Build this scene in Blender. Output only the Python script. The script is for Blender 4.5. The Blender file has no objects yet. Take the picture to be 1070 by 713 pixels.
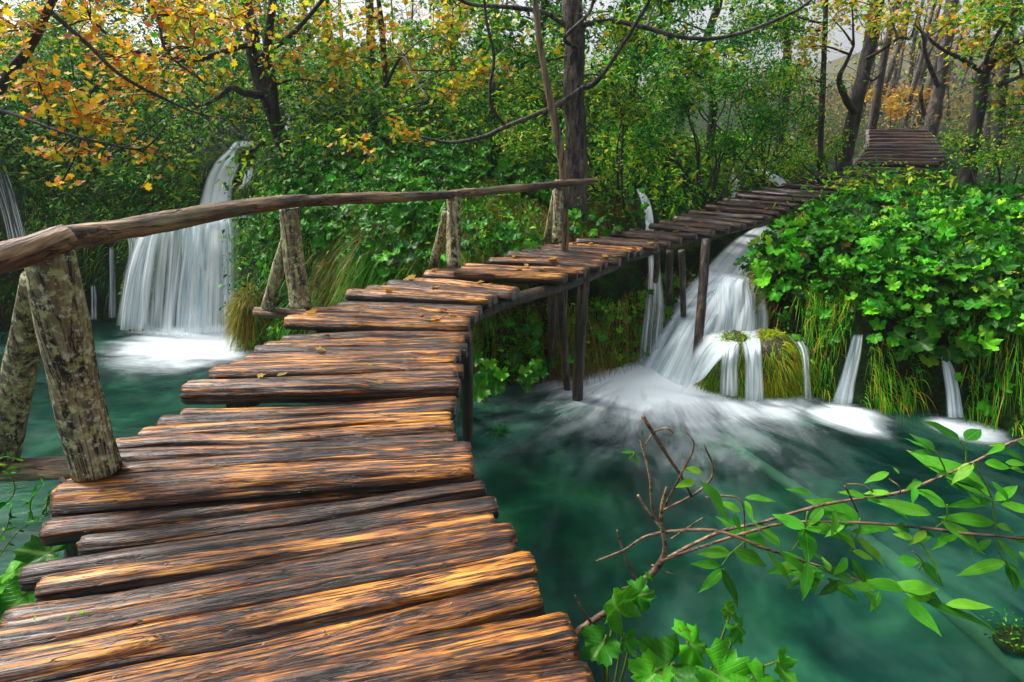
import bpy, math, random
import numpy as np
from mathutils import Vector, Matrix
random.seed(7); RNG = np.random.default_rng(7)
R = math.radians
# ------------------------------------------------------------------ camera numbers
F, HY, H = 594.0, 150.0, 1.45
PITCH = math.atan((356.5 - HY) / F); CP, SP = math.cos(PITCH), math.sin(PITCH)
def ray(x, y):
    a = (x - 535) / F; b = -(y - 356.5) / F
    return np.array((a, b * SP + CP, b * CP - SP))
def P(x, y, z):
    r = ray(x, y); t = (z - H) / r[2]; return np.array((r[0] * t, r[1] * t, z))
def Q(x, y, d):
    r = ray(x, y); t = d / r[1]; return np.array((r[0] * t, d, H + r[2] * t))
def proj(p):
    p = np.asarray(p, float); dx = p[..., 0]; dy = p[..., 1]; dz = p[..., 2] - H
    f = dy * CP - dz * SP; u = dy * SP + dz * CP
    f = np.where(f < 0.05, 0.05, f)
    return 535 + F * dx / f, 356.5 - F * u / f
# ------------------------------------------------------------------ noise
def _h(i, j, k):
    n = (i * 374761393 + j * 668265263 + k * 2147483647 % 1000003) & 0xffffffff
    n = ((n ^ (n >> 13)) * 1274126177) & 0xffffffff
    n = n ^ (n >> 16)
    return (n & 0xffff) / 65535.0
def vn(x, y, z=0.0):
    x = np.asarray(x, float); y = np.asarray(y, float) + 0 * x; z = np.asarray(z, float) + 0 * x
    xi, yi, zi = np.floor(x).astype(np.int64), np.floor(y).astype(np.int64), np.floor(z).astype(np.int64)
    fx, fy, fz = x - xi, y - yi, z - zi
    fx, fy, fz = fx * fx * (3 - 2 * fx), fy * fy * (3 - 2 * fy), fz * fz * (3 - 2 * fz)
    r = 0
    for a in (0, 1):
        for b in (0, 1):
            for c in (0, 1):
                w = (fx if a else 1 - fx) * (fy if b else 1 - fy) * (fz if c else 1 - fz)
                r = r + w * _h(xi + a, yi + b, (zi + c) * 7919)
    return r
def fbm(x, y, z=0.0, o=4):
    s = 0; a = .5; t = 0
    for i in range(o):
        s = s + a * vn(x * 2 ** i + 17.3 * i, np.asarray(y) * 2 ** i - 5.1 * i, np.asarray(z) * 2 ** i + 3.7 * i); t += a; a *= .5
    return s / t
def sm(t): t = np.clip(t, 0, 1); return t * t * (3 - 2 * t)
# ------------------------------------------------------------------ materials
MATS = {}
def newmat(name):
    m = bpy.data.materials.new(name); m.use_nodes = True; nt = m.node_tree; nt.nodes.clear()
    MATS[name] = m
    return m, nt
class NT:
    def __init__(s, nt): s.nt = nt
    def n(s, typ, **kw):
        nd = s.nt.nodes.new(typ)
        for k, v in kw.items():
            if k.startswith('i_'):
                key = k[2:].replace('_', ' ')
                nd.inputs[key].default_value = v
            else: setattr(nd, k, v)
        return nd
    def l(s, a, b): s.nt.links.new(a, b)
    def ramp(s, fac, stops, interp='LINEAR'):
        r = s.n('ShaderNodeValToRGB'); e = r.color_ramp.elements; r.color_ramp.interpolation = interp
        while len(e) < len(stops): e.new(.5)
        for q, (p, c) in zip(e, stops):
            q.position = p; q.color = (c, c, c, 1) if not isinstance(c, tuple) else (*c, 1)
        s.l(fac, r.inputs[0]); return r.outputs[0]
    def mixc(s, f, a, b, bt='MIX'):
        m = s.n('ShaderNodeMix', data_type='RGBA', blend_type=bt)
        for idx, v in ((0, f), (6, a), (7, b)):
            if hasattr(v, 'is_linked'): s.l(v, m.inputs[idx])
            else: m.inputs[idx].default_value = v if idx == 0 else (*v, 1)
        return m.outputs[2]
    def math(s, op, a, b=None, c=None, clamp=False):
        m = s.n('ShaderNodeMath', operation=op, use_clamp=clamp)
        for i, v in enumerate((a, b, c)):
            if v is None: continue
            if hasattr(v, 'is_linked'): s.l(v, m.inputs[i])
            else: m.inputs[i].default_value = v
        return m.outputs[0]
    def noise(s, vec, scale, detail=5, rough=.55, dist=0.0, dim='3D'):
        n = s.n('ShaderNodeTexNoise', noise_dimensions=dim); n.inputs['Scale'].default_value = scale
        n.inputs['Detail'].default_value = detail; n.inputs['Roughness'].default_value = rough; n.inputs['Distortion'].default_value = dist
        s.l(vec, n.inputs['Vector']); return n.outputs[0]
    def mapping(s, vec, scale=(1, 1, 1), loc=None):
        m = s.n('ShaderNodeMapping'); m.inputs['Scale'].default_value = scale
        s.l(vec, m.inputs['Vector'])
        if loc is not None: s.l(loc, m.inputs['Location'])
        return m.outputs[0]
    def bump(s, h, strength, dist, nrm=None):
        b = s.n('ShaderNodeBump'); b.inputs['Strength'].default_value = strength; b.inputs['Distance'].default_value = dist
        s.l(h, b.inputs['Height'])
        if nrm is not None: s.l(nrm, b.inputs['Normal'])
        return b.outputs[0]

def wood_material(name, stops, axis=0, rough=(.22, .6), freq=16.0, bump=.9, bdist=.012, spec=.5, coat=0.0, wear=None, lichen=None, asp=1.0, bark=None, vary=.07):
    m, nt = newmat(name); s = NT(nt)
    tc = s.n('ShaderNodeTexCoord'); oi = s.n('ShaderNodeObjectInfo')
    off = s.n('ShaderNodeVectorMath', operation='SCALE'); off.inputs[0].default_value = (37, 51, 23); s.l(oi.outputs['Random'], off.inputs['Scale'])
    sc = [freq] * 3; sc[axis] = freq * .042 * asp
    v = s.mapping(tc.outputs['Object'], tuple(sc), off.outputs[0])
    sc2 = [freq * 3.4] * 3; sc2[axis] = freq * .22 * asp
    v2 = s.mapping(tc.outputs['Object'], tuple(sc2), off.outputs[0])
    v3 = s.mapping(tc.outputs['Object'], (3, 3, 3), off.outputs[0])
    n1 = s.noise(v, 1.0, 6, .62, .35); n2 = s.noise(v2, 1.0, 4, .6, .1); n3 = s.noise(v3, 1.0, 3, .5)
    mix = s.math('ADD', s.math('MULTIPLY', n1, .62), s.math('MULTIPLY', n2, .30))
    mix = s.math('ADD', mix, s.math('MULTIPLY', s.math('SUBTRACT', n3, .5), .35 if bark is None else .16))
    mix = s.math('ADD', mix, s.math('MULTIPLY', s.math('SUBTRACT', oi.outputs['Random'], .5), vary))
    col = s.ramp(mix, stops)
    sc4 = [freq * .8] * 3; sc4[axis] = freq * .035 * asp
    n4 = s.noise(s.mapping(tc.outputs['Object'], tuple(sc4), off.outputs[0]), 1.0, 3, .5, .5)
    line = s.ramp(s.math('ABSOLUTE', s.math('SUBTRACT', n4, .5)), [(0, 0.0), (.006, 0.0), (.022, 1.0), (1, 1.0)])
    crack = s.math('MULTIPLY', s.ramp(n1, [(0.0, 0.0), (.38, 0.0), (.43, 1.0), (1, 1.0)]), line)
    col = s.mixc(s.math('SUBTRACT', 1.0, crack), col, (.008, .006, .006))
    if wear:
        wf = s.ramp(s.noise(s.mapping(tc.outputs['Object'], (9 if axis != 0 else 1.5, 9, 9 if axis != 2 else 2.2), off.outputs[0]), 1.0, 5, .6), [(0, 0.0), (wear[0], 0.0), (wear[1], 1.0), (1, 1.0)])
        col = s.mixc(s.math('MULTIPLY', wf, wear[3]), col, wear[2])
    if lichen:
        lf = s.ramp(s.noise(v3, 7.0, 6, .7), [(0, 0.0), (lichen[0], 0.0), (lichen[0] + .08, 1.0), (1, 1.0)])
        col = s.mixc(s.math('MULTIPLY', lf, .85), col, lichen[1])
        lf2 = s.ramp(s.noise(v3, 11.0, 6, .7), [(0, 0.0), (lichen[0] + .03, 0.0), (lichen[0] + .12, 1.0), (1, 1.0)])
        col = s.mixc(s.math('MULTIPLY', lf2, .8), col, lichen[2])
    if bark:
        sp = s.n('ShaderNodeSeparateXYZ'); s.l(tc.outputs['Object'], sp.inputs[0])
        zz = s.math('ADD', sp.outputs[2], s.math('MULTIPLY', s.math('SUBTRACT', n1, .5), .06))
        bf = s.n('ShaderNodeMapRange'); s.l(zz, bf.inputs[0]); bf.inputs[1].default_value = bark[0]; bf.inputs[2].default_value = bark[1]; bf.inputs[3].default_value = 0; bf.inputs[4].default_value = 1
        bc = s.mixc(s.ramp(n2, [(.35, 0.0), (.65, 1.0)]), (.007, .004, .003), (.055, .026, .012))
        col = s.mixc(bf.outputs[0], bc, col)
    b = s.n('ShaderNodeBsdfPrincipled'); s.l(col, b.inputs['Base Color'])
    rr = s.n('ShaderNodeMapRange'); s.l(n2, rr.inputs[0]); rr.inputs[1].default_value = .3; rr.inputs[2].default_value = .7
    rr.inputs[3].default_value = rough[0]; rr.inputs[4].default_value = rough[1]; s.l(rr.outputs[0], b.inputs['Roughness'])
    b.inputs['Specular IOR Level'].default_value = spec
    if coat: b.inputs['Coat Weight'].default_value = coat; b.inputs['Coat Roughness'].default_value = .14
    hh = s.math('ADD', s.math('MULTIPLY', n1, .8), s.math('MULTIPLY', n2, .35))
    s.l(s.bump(s.math('ADD', hh, s.math('MULTIPLY', crack, .55)), bump, bdist), b.inputs['Normal'])
    o = s.n('ShaderNodeOutputMaterial'); s.l(b.outputs[0], o.inputs[0]); return m
wood_material('wet_wood', [(0, (.004, .003, .003)), (.37, (.008, .005, .004)), (.42, (.022, .008, .003)), (.465, (.095, .028, .004)), (.51, (.30, .100, .009)), (.565, (.58, .235, .020)), (.63, (.74, .39, .06)), (1, (.74, .52, .22))],
              freq=52, coat=.06, bump=1.0, bdist=.010, rough=(.30, .62), spec=.5, bark=(.012, .034), vary=.11, wear=(.62, .70, (.26, .18, .11), .35))
wood_material('dark_wood', [(0, (.006, .005, .006)), (.42, (.02, .013, .010)), (.50, (.060, .022, .010)), (.60, (.17, .065, .022)), (.75, (.26, .15, .08)), (1, (.4, .3, .2))],
              freq=42, coat=.08, bark=(.016, .034), vary=.08, bump=1.0, bdist=.010)
wood_material('post_wood', [(0, (.02, .018, .015)), (.40, (.09, .075, .05)), (.49, (.19, .15, .075)), (.58, (.33, .28, .16)), (1, (.48, .42, .28))], axis=2, rough=(.5, .85), freq=24,
              bump=1.0, bdist=.018, lichen=(.51, (.42, .46, .18), (.64, .64, .44)))
wood_material('rail_wood', [(0, (.015, .010, .010)), (.38, (.045, .028, .02)), (.47, (.13, .065, .028)), (.54, (.27, .155, .07)), (.63, (.42, .31, .18)), (1, (.52, .44, .32))], axis=0, freq=34, rough=(.35, .7),
              bump=1.0, bdist=.014, wear=(.52, .62, (.20, .20, .10), .5))
wood_material('pile_wood', [(0, (.01, .009, .008)), (.42, (.03, .022, .016)), (.55, (.12, .08, .045)), (.66, (.24, .18, .11)), (1, (.35, .28, .2))], axis=2, rough=(.3, .7), freq=22, bump=1.0, bdist=.01)
wood_material('bark_grey', [(0, (.012, .010, .010)), (.40, (.035, .026, .022)), (.52, (.11, .085, .068)), (.62, (.20, .17, .14)), (1, (.34, .32, .28))], axis=2, rough=(.6, .95), asp=5.0, freq=16, bump=1.0, bdist=.03,
              lichen=(.60, (.05, .10, .02), (.30, .32, .28)))
wood_material('bark_dark', [(0, (.006, .005, .005)), (.42, (.014, .011, .010)), (.55, (.045, .035, .030)), (.68, (.09, .075, .062)), (1, (.16, .14, .12))], axis=2, rough=(.6, .95), asp=5.0, freq=16, bump=1.0, bdist=.03,
              lichen=(.62, (.02, .05, .008), (.12, .13, .10)))
wood_material('bark_tan', [(0, (.05, .03, .02)), (.42, (.13, .08, .045)), (.55, (.26, .17, .09)), (.68, (.36, .27, .16)), (1, (.45, .38, .26))], axis=2, rough=(.5, .8), freq=16, bump=.6, bdist=.01)
wood_material('twig_brown', [(0, (.03, .016, .010)), (.42, (.10, .055, .035)), (.52, (.22, .13, .07)), (.62, (.40, .28, .16)), (1, (.5, .4, .26))], axis=0, rough=(.5, .8), freq=60, bump=.5, bdist=.003)

def end_grain():
    m, nt = newmat('end_grain'); s = NT(nt); tc = s.n('ShaderNodeTexCoord')
    w = s.n('ShaderNodeTexWave', wave_type='RINGS', rings_direction='X'); w.inputs['Scale'].default_value = 28; w.inputs['Distortion'].default_value = 3.5; w.inputs['Detail'].default_value = 3; w.inputs['Detail Scale'].default_value = 2
    s.l(tc.outputs['Object'], w.inputs['Vector'])
    n = s.noise(tc.outputs['Object'], 30, 5, .6)
    f = s.math('ADD', s.math('MULTIPLY', w.outputs[0], .35), s.math('MULTIPLY', n, .65))
    c = s.ramp(f, [(0, (.02, .018, .018)), (.38, (.055, .045, .040)), (.55, (.15, .135, .125)), (.75, (.28, .26, .24)), (1, (.4, .36, .32))])
    b = s.n('ShaderNodeBsdfPrincipled'); s.l(c, b.inputs['Base Color']); b.inputs['Roughness'].default_value = .6
    s.l(s.bump(f, .9, .01), b.inputs['Normal'])
    o = s.n('ShaderNodeOutputMaterial'); s.l(b.outputs[0], o.inputs[0])
end_grain()

def leaf_material(name, rough=.38, trans=.35, spec=.5, veins=False, mottled=0.0, vein_k=(9, 26)):
    m, nt = newmat(name); s = NT(nt)
    at = s.n('ShaderNodeAttribute', attribute_name='col'); tc = s.n('ShaderNodeTexCoord')
    nz = s.noise(tc.outputs['Object'], 35, 3, .6)
    c = s.mixc(s.ramp(nz, [(.3, 0.0), (.7, 1.0)]), s.mixc(.25, at.outputs['Color'], (0, 0, 0)), at.outputs['Color'])
    nrm = None
    if veins:
        uv = s.n('ShaderNodeUVMap', uv_map='UVMap'); sp = s.n('ShaderNodeSeparateXYZ'); s.l(uv.outputs[0], sp.inputs[0])
        ax = s.math('ABSOLUTE', s.math('SUBTRACT', sp.outputs[0], .5))
        d = s.math('SUBTRACT', s.math('MULTIPLY', sp.outputs[1], float(vein_k[0])), s.math('MULTIPLY', ax, vein_k[1] * .5))
        fr = s.math('ABSOLUTE', s.math('SUBTRACT', s.math('FRACT', d), .5))
        side = s.ramp(fr, [(0, 1.0), (.10, 0.0), (1, 0.0)])
        mid = s.ramp(ax, [(0, 1.0), (.022, 0.6), (.035, 0.0), (1, 0.0)])
        v = s.math('MAXIMUM', s.math('MULTIPLY', side, .55), mid)
        c = s.mixc(s.math('MULTIPLY', v, .45), c, s.mixc(.5, c, (.45, .60, .20)))
        nrm = s.bump(s.math('SUBTRACT', 1.0, v), .5, .004)
    if mottled:
        mn = s.noise(tc.outputs['Object'], 14, 5, .65)
        c = s.mixc(s.ramp(mn, [(.0, 0.0), (.62, 0.0), (.66, mottled), (1, mottled)]), c, (.10, .035, .012))
    b = s.n('ShaderNodeBsdfPrincipled'); s.l(c, b.inputs['Base Color']); b.inputs['Roughness'].default_value = rough + .08; b.inputs['Specular IOR Level'].default_value = spec * .28
    t = s.n('ShaderNodeBsdfTranslucent'); s.l(s.mixc(.35, c, (1, 1, .2), 'MULTIPLY') if False else c, t.inputs[0])
    if nrm is not None: s.l(nrm, b.inputs['Normal'])
    mx = s.n('ShaderNodeMixShader'); mx.inputs[0].default_value = trans; s.l(b.outputs[0], mx.inputs[1]); s.l(t.outputs[0], mx.inputs[2])
    o = s.n('ShaderNodeOutputMaterial'); s.l(mx.outputs[0], o.inputs[0])
leaf_material('leaf', trans=.45); leaf_material('leaf_broad', rough=.30, trans=.3, spec=.6, veins=True, mottled=0.0)
leaf_material('leaf_spotted', rough=.32, trans=.35, spec=.5, veins=True, mottled=.8, vein_k=(9, 20))
leaf_material('leaf_elder', rough=.30, trans=.40, spec=.5, veins=True, mottled=0.25, vein_k=(11, 16))
leaf_material('grass_blade', rough=.42, trans=.3); leaf_material('leaf_dry', rough=.4, trans=.48)

def ground_mat():
    m, nt = newmat('mossy_soil'); s = NT(nt); tc = s.n('ShaderNodeTexCoord')
    n = s.noise(tc.outputs['Object'], 3.2, 8, .7); n2 = s.noise(tc.outputs['Object'], 22, 6, .7)
    f = s.math('ADD', s.math('MULTIPLY', n, .6), s.math('MULTIPLY', n2, .4))
    c = s.ramp(f, [(0, (.003, .003, .002)), (.42, (.008, .008, .003)), (.52, (.010, .030, .004)), (.62, (.014, .065, .005)), (.74, (.03, .09, .008)), (1, (.06, .09, .02))])
    b = s.n('ShaderNodeBsdfPrincipled'); s.l(c, b.inputs['Base Color']); b.inputs['Roughness'].default_value = .8; b.inputs['Specular IOR Level'].default_value = .15
    s.l(s.bump(f, 1.0, .12), b.inputs['Normal']); o = s.n('ShaderNodeOutputMaterial'); s.l(b.outputs[0], o.inputs[0])
ground_mat()
def bed_mat():
    m, nt = newmat('pool_bed'); s = NT(nt); tc = s.n('ShaderNodeTexCoord')
    n = s.noise(tc.outputs['Object'], 1.1, 5, .55); 
    c = s.ramp(n, [(0, (.004, .03, .02)), (.42, (.01, .06, .04)), (.53, (.06, .20, .10)), (.64, (.26, .42, .20)), (1, (.4, .5, .28))])
    b = s.n('ShaderNodeBsdfPrincipled'); s.l(c, b.inputs['Base Color']); b.inputs['Roughness'].default_value = .8
    o = s.n('ShaderNodeOutputMaterial'); s.l(b.outputs[0], o.inputs[0])
bed_mat()
def water_mat():
    m, nt = newmat('pool_water'); s = NT(nt)
    at = s.n('ShaderNodeAttribute', attribute_name='flow'); foam = s.n('ShaderNodeAttribute', attribute_name='foam'); geo = s.n('ShaderNodeNewGeometry')
    st = s.noise(at.outputs['Vector'], 1.0, 6, .62, .6)
    big = s.noise(geo.outputs['Position'], 1.4, 4, .6, .8)
    f = s.math('ADD', foam.outputs['Fac'], s.math('MULTIPLY', s.math('SUBTRACT', st, .5), 1.35))
    f = s.math('ADD', f, s.math('MULTIPLY', s.math('SUBTRACT', big, .5), .5))
    f = s.math('MULTIPLY', f, s.ramp(foam.outputs['Fac'], [(0, 0.0), (.5, 1.0)]))
    f = s.ramp(f, [(0, 0.0), (.12, .02), (.42, .22), (.75, .62), (1.0, .90)])
    col = s.ramp(big, [(0, (.0004, .008, .006)), (.38, (.0008, .018, .013)), (.52, (.004, .038, .030)), (.64, (.018, .10, .060)), (1, (.05, .17, .10))])
    st2 = s.noise(s.mapping(at.outputs['Vector'], (.8, .55, 1)), 1.0, 5, .6, .9)
    col = s.mixc(s.math('MULTIPLY', s.ramp(st2, [(0, 0.0), (.48, 0.0), (.72, 1.0), (1, 1.0)]), .45), col, (.085, .20, .165))
    d = s.n('ShaderNodeBsdfPrincipled'); s.l(col, d.inputs['Base Color']); d.inputs['Roughness'].default_value = .24; d.inputs['Specular IOR Level'].default_value = .22; d.inputs['IOR'].default_value = 1.33
    tr = s.n('ShaderNodeBsdfTransparent'); tr.inputs[0].default_value = (.30, .58, .50, 1)
    mx = s.n('ShaderNodeMixShader'); mx.inputs[0].default_value = .52; s.l(d.outputs[0], mx.inputs[1]); s.l(tr.outputs[0], mx.inputs[2])
    w = s.n('ShaderNodeBsdfDiffuse'); w.inputs[0].default_value = (.78, .87, .93, 1)
    m2 = s.n('ShaderNodeMixShader'); s.l(f, m2.inputs[0]); s.l(mx.outputs[0], m2.inputs[1]); s.l(w.outputs[0], m2.inputs[2])
    rip = s.noise(s.mapping(at.outputs['Vector'], (1.6, 1.6, 1.6)), 1.0, 4, .6, .4)
    s.l(s.bump(rip, .35, .05), d.inputs['Normal'])
    o = s.n('ShaderNodeOutputMaterial'); s.l(m2.outputs[0], o.inputs[0])
water_mat()
def fall_mat(name, dens, col=(.90, .95, .98), k=16.0, edge=.10, top=.06):
    m, nt = newmat(name); s = NT(nt)
    uv = s.n('ShaderNodeUVMap', uv_map='UVMap'); oi = s.n('ShaderNodeObjectInfo')
    off = s.n('ShaderNodeVectorMath', operation='SCALE'); off.inputs[0].default_value = (37, 51, 23); s.l(oi.outputs['Random'], off.inputs['Scale'])
    v = s.mapping(uv.outputs[0], (k, 1.1, 1), off.outputs[0]); v2 = s.mapping(uv.outputs[0], (k * 3.5, 1.6, 1), off.outputs[0])
    n = s.math('ADD', s.math('MULTIPLY', s.noise(v, 1, 3, .55, .25), .65), s.math('MULTIPLY', s.noise(v2, 1, 3, .6, .1), .35))
    sp = s.n('ShaderNodeSeparateXYZ'); s.l(uv.outputs[0], sp.inputs[0])
    e = s.ramp(s.math('MULTIPLY', s.math('SUBTRACT', .5, s.math('ABSOLUTE', s.math('SUBTRACT', sp.outputs[0], .5))), 2.0), [(0, 0.0), (edge * 2, 1.0)], 'EASE')
    tp = s.ramp(sp.outputs[1], [(0, 0.0), (top, 1.0), (.90, 1.0), (1, .6)])
    a = s.n('ShaderNodeMapRange'); s.l(n, a.inputs[0]); a.inputs[1].default_value = .62 - dens * .40; a.inputs[2].default_value = .80 - dens * .30
    a.inputs[3].default_value = .06; a.inputs[4].default_value = .96
    al = s.math('MULTIPLY', s.math('MULTIPLY', a.outputs[0], e), tp)
    al = s.math('ADD', al, 0, clamp=True)
    d = s.n('ShaderNodeBsdfDiffuse'); d.inputs[0].default_value = (*col, 1)
    cc = s.mixc(s.ramp(n, [(.35, 1.0), (.6, 0.0)]), col, (col[0] * .60, col[1] * .78, col[2] * .86)); s.l(cc, d.inputs[0])
    t = s.n('ShaderNodeBsdfTranslucent'); t.inputs[0].default_value = (*col, 1)
    m1 = s.n('ShaderNodeMixShader'); m1.inputs[0].default_value = .4; s.l(d.outputs[0], m1.inputs[1]); s.l(t.outputs[0], m1.inputs[2])
    tr = s.n('ShaderNodeBsdfTransparent'); m2 = s.n('ShaderNodeMixShader'); s.l(al, m2.inputs[0]); s.l(tr.outputs[0], m2.inputs[1]); s.l(m1.outputs[0], m2.inputs[2])
    o = s.n('ShaderNodeOutputMaterial'); s.l(m2.outputs[0], o.inputs[0])
fall_mat('fall_dense', 1.02, k=8, edge=.17); fall_mat('fall_mid', .80, k=12, edge=.2); fall_mat('fall_thin', .55, k=9, edge=.25); fall_mat('fall_strands', .38, k=14); fall_mat('fall_veil', .60, k=20, edge=.14)
def plain(name, col, rough=.7):
    m, nt = newmat(name); s = NT(nt); tc = s.n('ShaderNodeTexCoord')
    n = s.noise(tc.outputs['Object'], 4, 6, .6); c = s.mixc(s.ramp(n, [(.35, 0.0), (.7, 1.0)]), tuple(x * .55 for x in col), col)
    b = s.n('ShaderNodeBsdfPrincipled'); s.l(c, b.inputs['Base Color']); b.inputs['Roughness'].default_value = rough
    s.l(s.bump(n, .6, .03), b.inputs['Normal']); o = s.n('ShaderNodeOutputMaterial'); s.l(b.outputs[0], o.inputs[0])
plain('wet_rock', (.05, .045, .035), .4); plain('sunken_wood', (.74, .62, .36), .6); plain('far_hill', (.10, .10, .045), .9); plain('nail_steel', (.30, .27, .25), .45)
# ------------------------------------------------------------------ object helpers
COL = bpy.context.scene.collection
BASE = {}
def put(o, label=None, cat=None, group=None, kind=None):
    if label: o['label'] = label
    if cat: o['category'] = cat
    if group: o['group'] = group
    if kind: o['kind'] = kind
    return o
def empty(name, loc, label, cat, group=None):
    o = bpy.data.objects.new(name, None); COL.objects.link(o); o.location = tuple(loc); o.empty_display_size = .1
    BASE[o.name] = np.array(loc, float); return put(o, label, cat, group)
def mesh_np(name, V, faces_list, mats, parent=None, col=None, uv=None, smooth=True, matidx=None, attrs=None, local=False, base=None):
    """faces_list: list of (n,k) int arrays"""
    V = np.asarray(V, float)
    if parent is not None and not local: V = V - BASE[parent.name]
    elif base is not None: V = V - np.asarray(base)
    me = bpy.data.meshes.new(name)
    fl = [np.asarray(f, np.int64) for f in faces_list if len(f)]
    loops = np.concatenate([f.ravel() for f in fl]); sizes = np.concatenate([np.full(len(f), f.shape[1]) for f in fl])
    me.vertices.add(len(V)); me.vertices.foreach_set('co', V.astype(np.float32).ravel())
    me.loops.add(len(loops)); me.loops.foreach_set('vertex_index', loops.astype(np.int32))
    me.polygons.add(len(sizes)); st = np.concatenate([[0], np.cumsum(sizes)[:-1]])
    me.polygons.foreach_set('loop_start', st.astype(np.int32)); me.polygons.foreach_set('loop_total', sizes.astype(np.int32))
    if matidx is not None: me.polygons.foreach_set('material_index', np.asarray(matidx, np.int32))
    me.polygons.foreach_set('use_smooth', np.full(len(sizes), bool(smooth)))
    if uv is not None:
        u = me.uv_layers.new(name='UVMap'); u.data.foreach_set('uv', np.asarray(uv)[loops].astype(np.float32).ravel())
    me.update(calc_edges=True)
    if col is not None:
        a = me.attributes.new('col', 'FLOAT_COLOR', 'POINT'); c = np.ones((len(V), 4), np.float32); c[:, :3] = col; a.data.foreach_set('color', c.ravel())
    for k, (t, arr) in (attrs or {}).items():
        a = me.attributes.new(k, t, 'POINT'); a.data.foreach_set('vector' if t == 'FLOAT_VECTOR' else 'value', np.asarray(arr, np.float32).ravel())
    me.validate()
    for mm in mats: me.materials.append(MATS[mm])
    o = bpy.data.objects.new(name, me); COL.objects.link(o)
    if parent is not None: o.parent = parent
    elif base is not None: o.location = tuple(base)
    return o
class MB:
    def __init__(s): s.V = []; s.F = {3: [], 4: []}; s.M = {3: [], 4: []}; s.C = []; s.U = []; s.n = 0
    def add(s, V, F, mi=0, col=(0, 0, 0), uv=None):
        V = np.asarray(V, float); F = np.asarray(F, np.int64)
        s.V.append(V); s.F[F.shape[1]].append(F + s.n); s.M[F.shape[1]].append(np.full(len(F), mi))
        c = np.asarray(col, float); s.C.append(np.broadcast_to(c, (len(V), 3)) if c.ndim == 1 else c)
        s.U.append(np.zeros((len(V), 2)) if uv is None else uv); s.n += len(V)
    def build(s, name, mats, parent=None, **kw):
        fl = []; mi = []
        for k in (4, 3):
            if s.F[k]: fl.append(np.concatenate(s.F[k])); mi.append(np.concatenate(s.M[k]))
        return mesh_np(name, np.concatenate(s.V), fl, mats, parent, col=np.concatenate(s.C), uv=np.concatenate(s.U), matidx=np.concatenate(mi), **kw)
def catmull(pts, n):
    p = np.asarray(pts, float); p = np.vstack([2 * p[0] - p[1], p, 2 * p[-1] - p[-2]]); out = []
    for i in range(1, len(p) - 2):
        t = np.linspace(0, 1, n, endpoint=False)[:, None]
        a, b, c, d = p[i - 1], p[i], p[i + 1], p[i + 2]
        out.append(.5 * ((2 * b) + (-a + c) * t + (2 * a - 5 * b + 4 * c - d) * t ** 2 + (-a + 3 * b - 3 * c + d) * t ** 3))
    out.append(p[-2][None]); return np.vstack(out)
def tube(mb, pts, rad, segs=8, sub=4, bump=0.0, bs=6.0, mi=0, col=(0, 0, 0)):
    k = np.column_stack([np.asarray(pts, float), np.asarray(rad, float)]); k = catmull(k, sub) if len(k) > 2 or sub > 1 else k
    p, r = k[:, :3], np.maximum(k[:, 3], .0008); n = len(p)
    t = np.gradient(p, axis=0); t /= np.linalg.norm(t, axis=1)[:, None] + 1e-9
    ref = np.array((0, 0, 1.)) if abs(t[:, 2]).mean() < .8 else np.array((1., 0, 0))
    a = np.cross(t, ref); a /= np.linalg.norm(a, axis=1)[:, None] + 1e-9; b = np.cross(t, a)
    th = np.linspace(0, 2 * math.pi, segs, endpoint=False)
    rr = np.repeat(r[:, None], segs, 1)
    if bump:
        ln = np.concatenate([[0], np.cumsum(np.linalg.norm(np.diff(p, axis=0), axis=1))]); sd = p[0, 0] * 13 + p[0, 1] * 7
        rr = rr * (1 + bump * 2 * (fbm(np.cos(th)[None] * 1.6 + sd + 0 * rr, np.sin(th)[None] * 1.6 + 0 * rr, ln[:, None] * bs + 0 * rr, 4) - .5))
    V = (p[:, None] + rr[..., None] * (np.cos(th)[None, :, None] * a[:, None] + np.sin(th)[None, :, None] * b[:, None])).reshape(-1, 3)
    i = np.arange(n - 1)[:, None] * segs; j = np.arange(segs)[None]; j2 = (j + 1) % segs
    Fq = np.stack([i + j, i + j2, i + segs + j2, i + segs + j], -1).reshape(-1, 4)
    V = np.vstack([V, p[0], p[-1]]); c0, c1 = n * segs, n * segs + 1
    jj = np.arange(segs); tri = np.vstack([np.stack([np.full(segs, c0), (jj + 1) % segs, jj], -1), np.stack([np.full(segs, c1), (n - 1) * segs + jj, (n - 1) * segs + (jj + 1) % segs], -1)])
    mb.add(V, Fq, mi, col); off = mb.n - len(V)
    mb.F[3].append(tri + off); mb.M[3].append(np.full(len(tri), mi))
    return p
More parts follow.
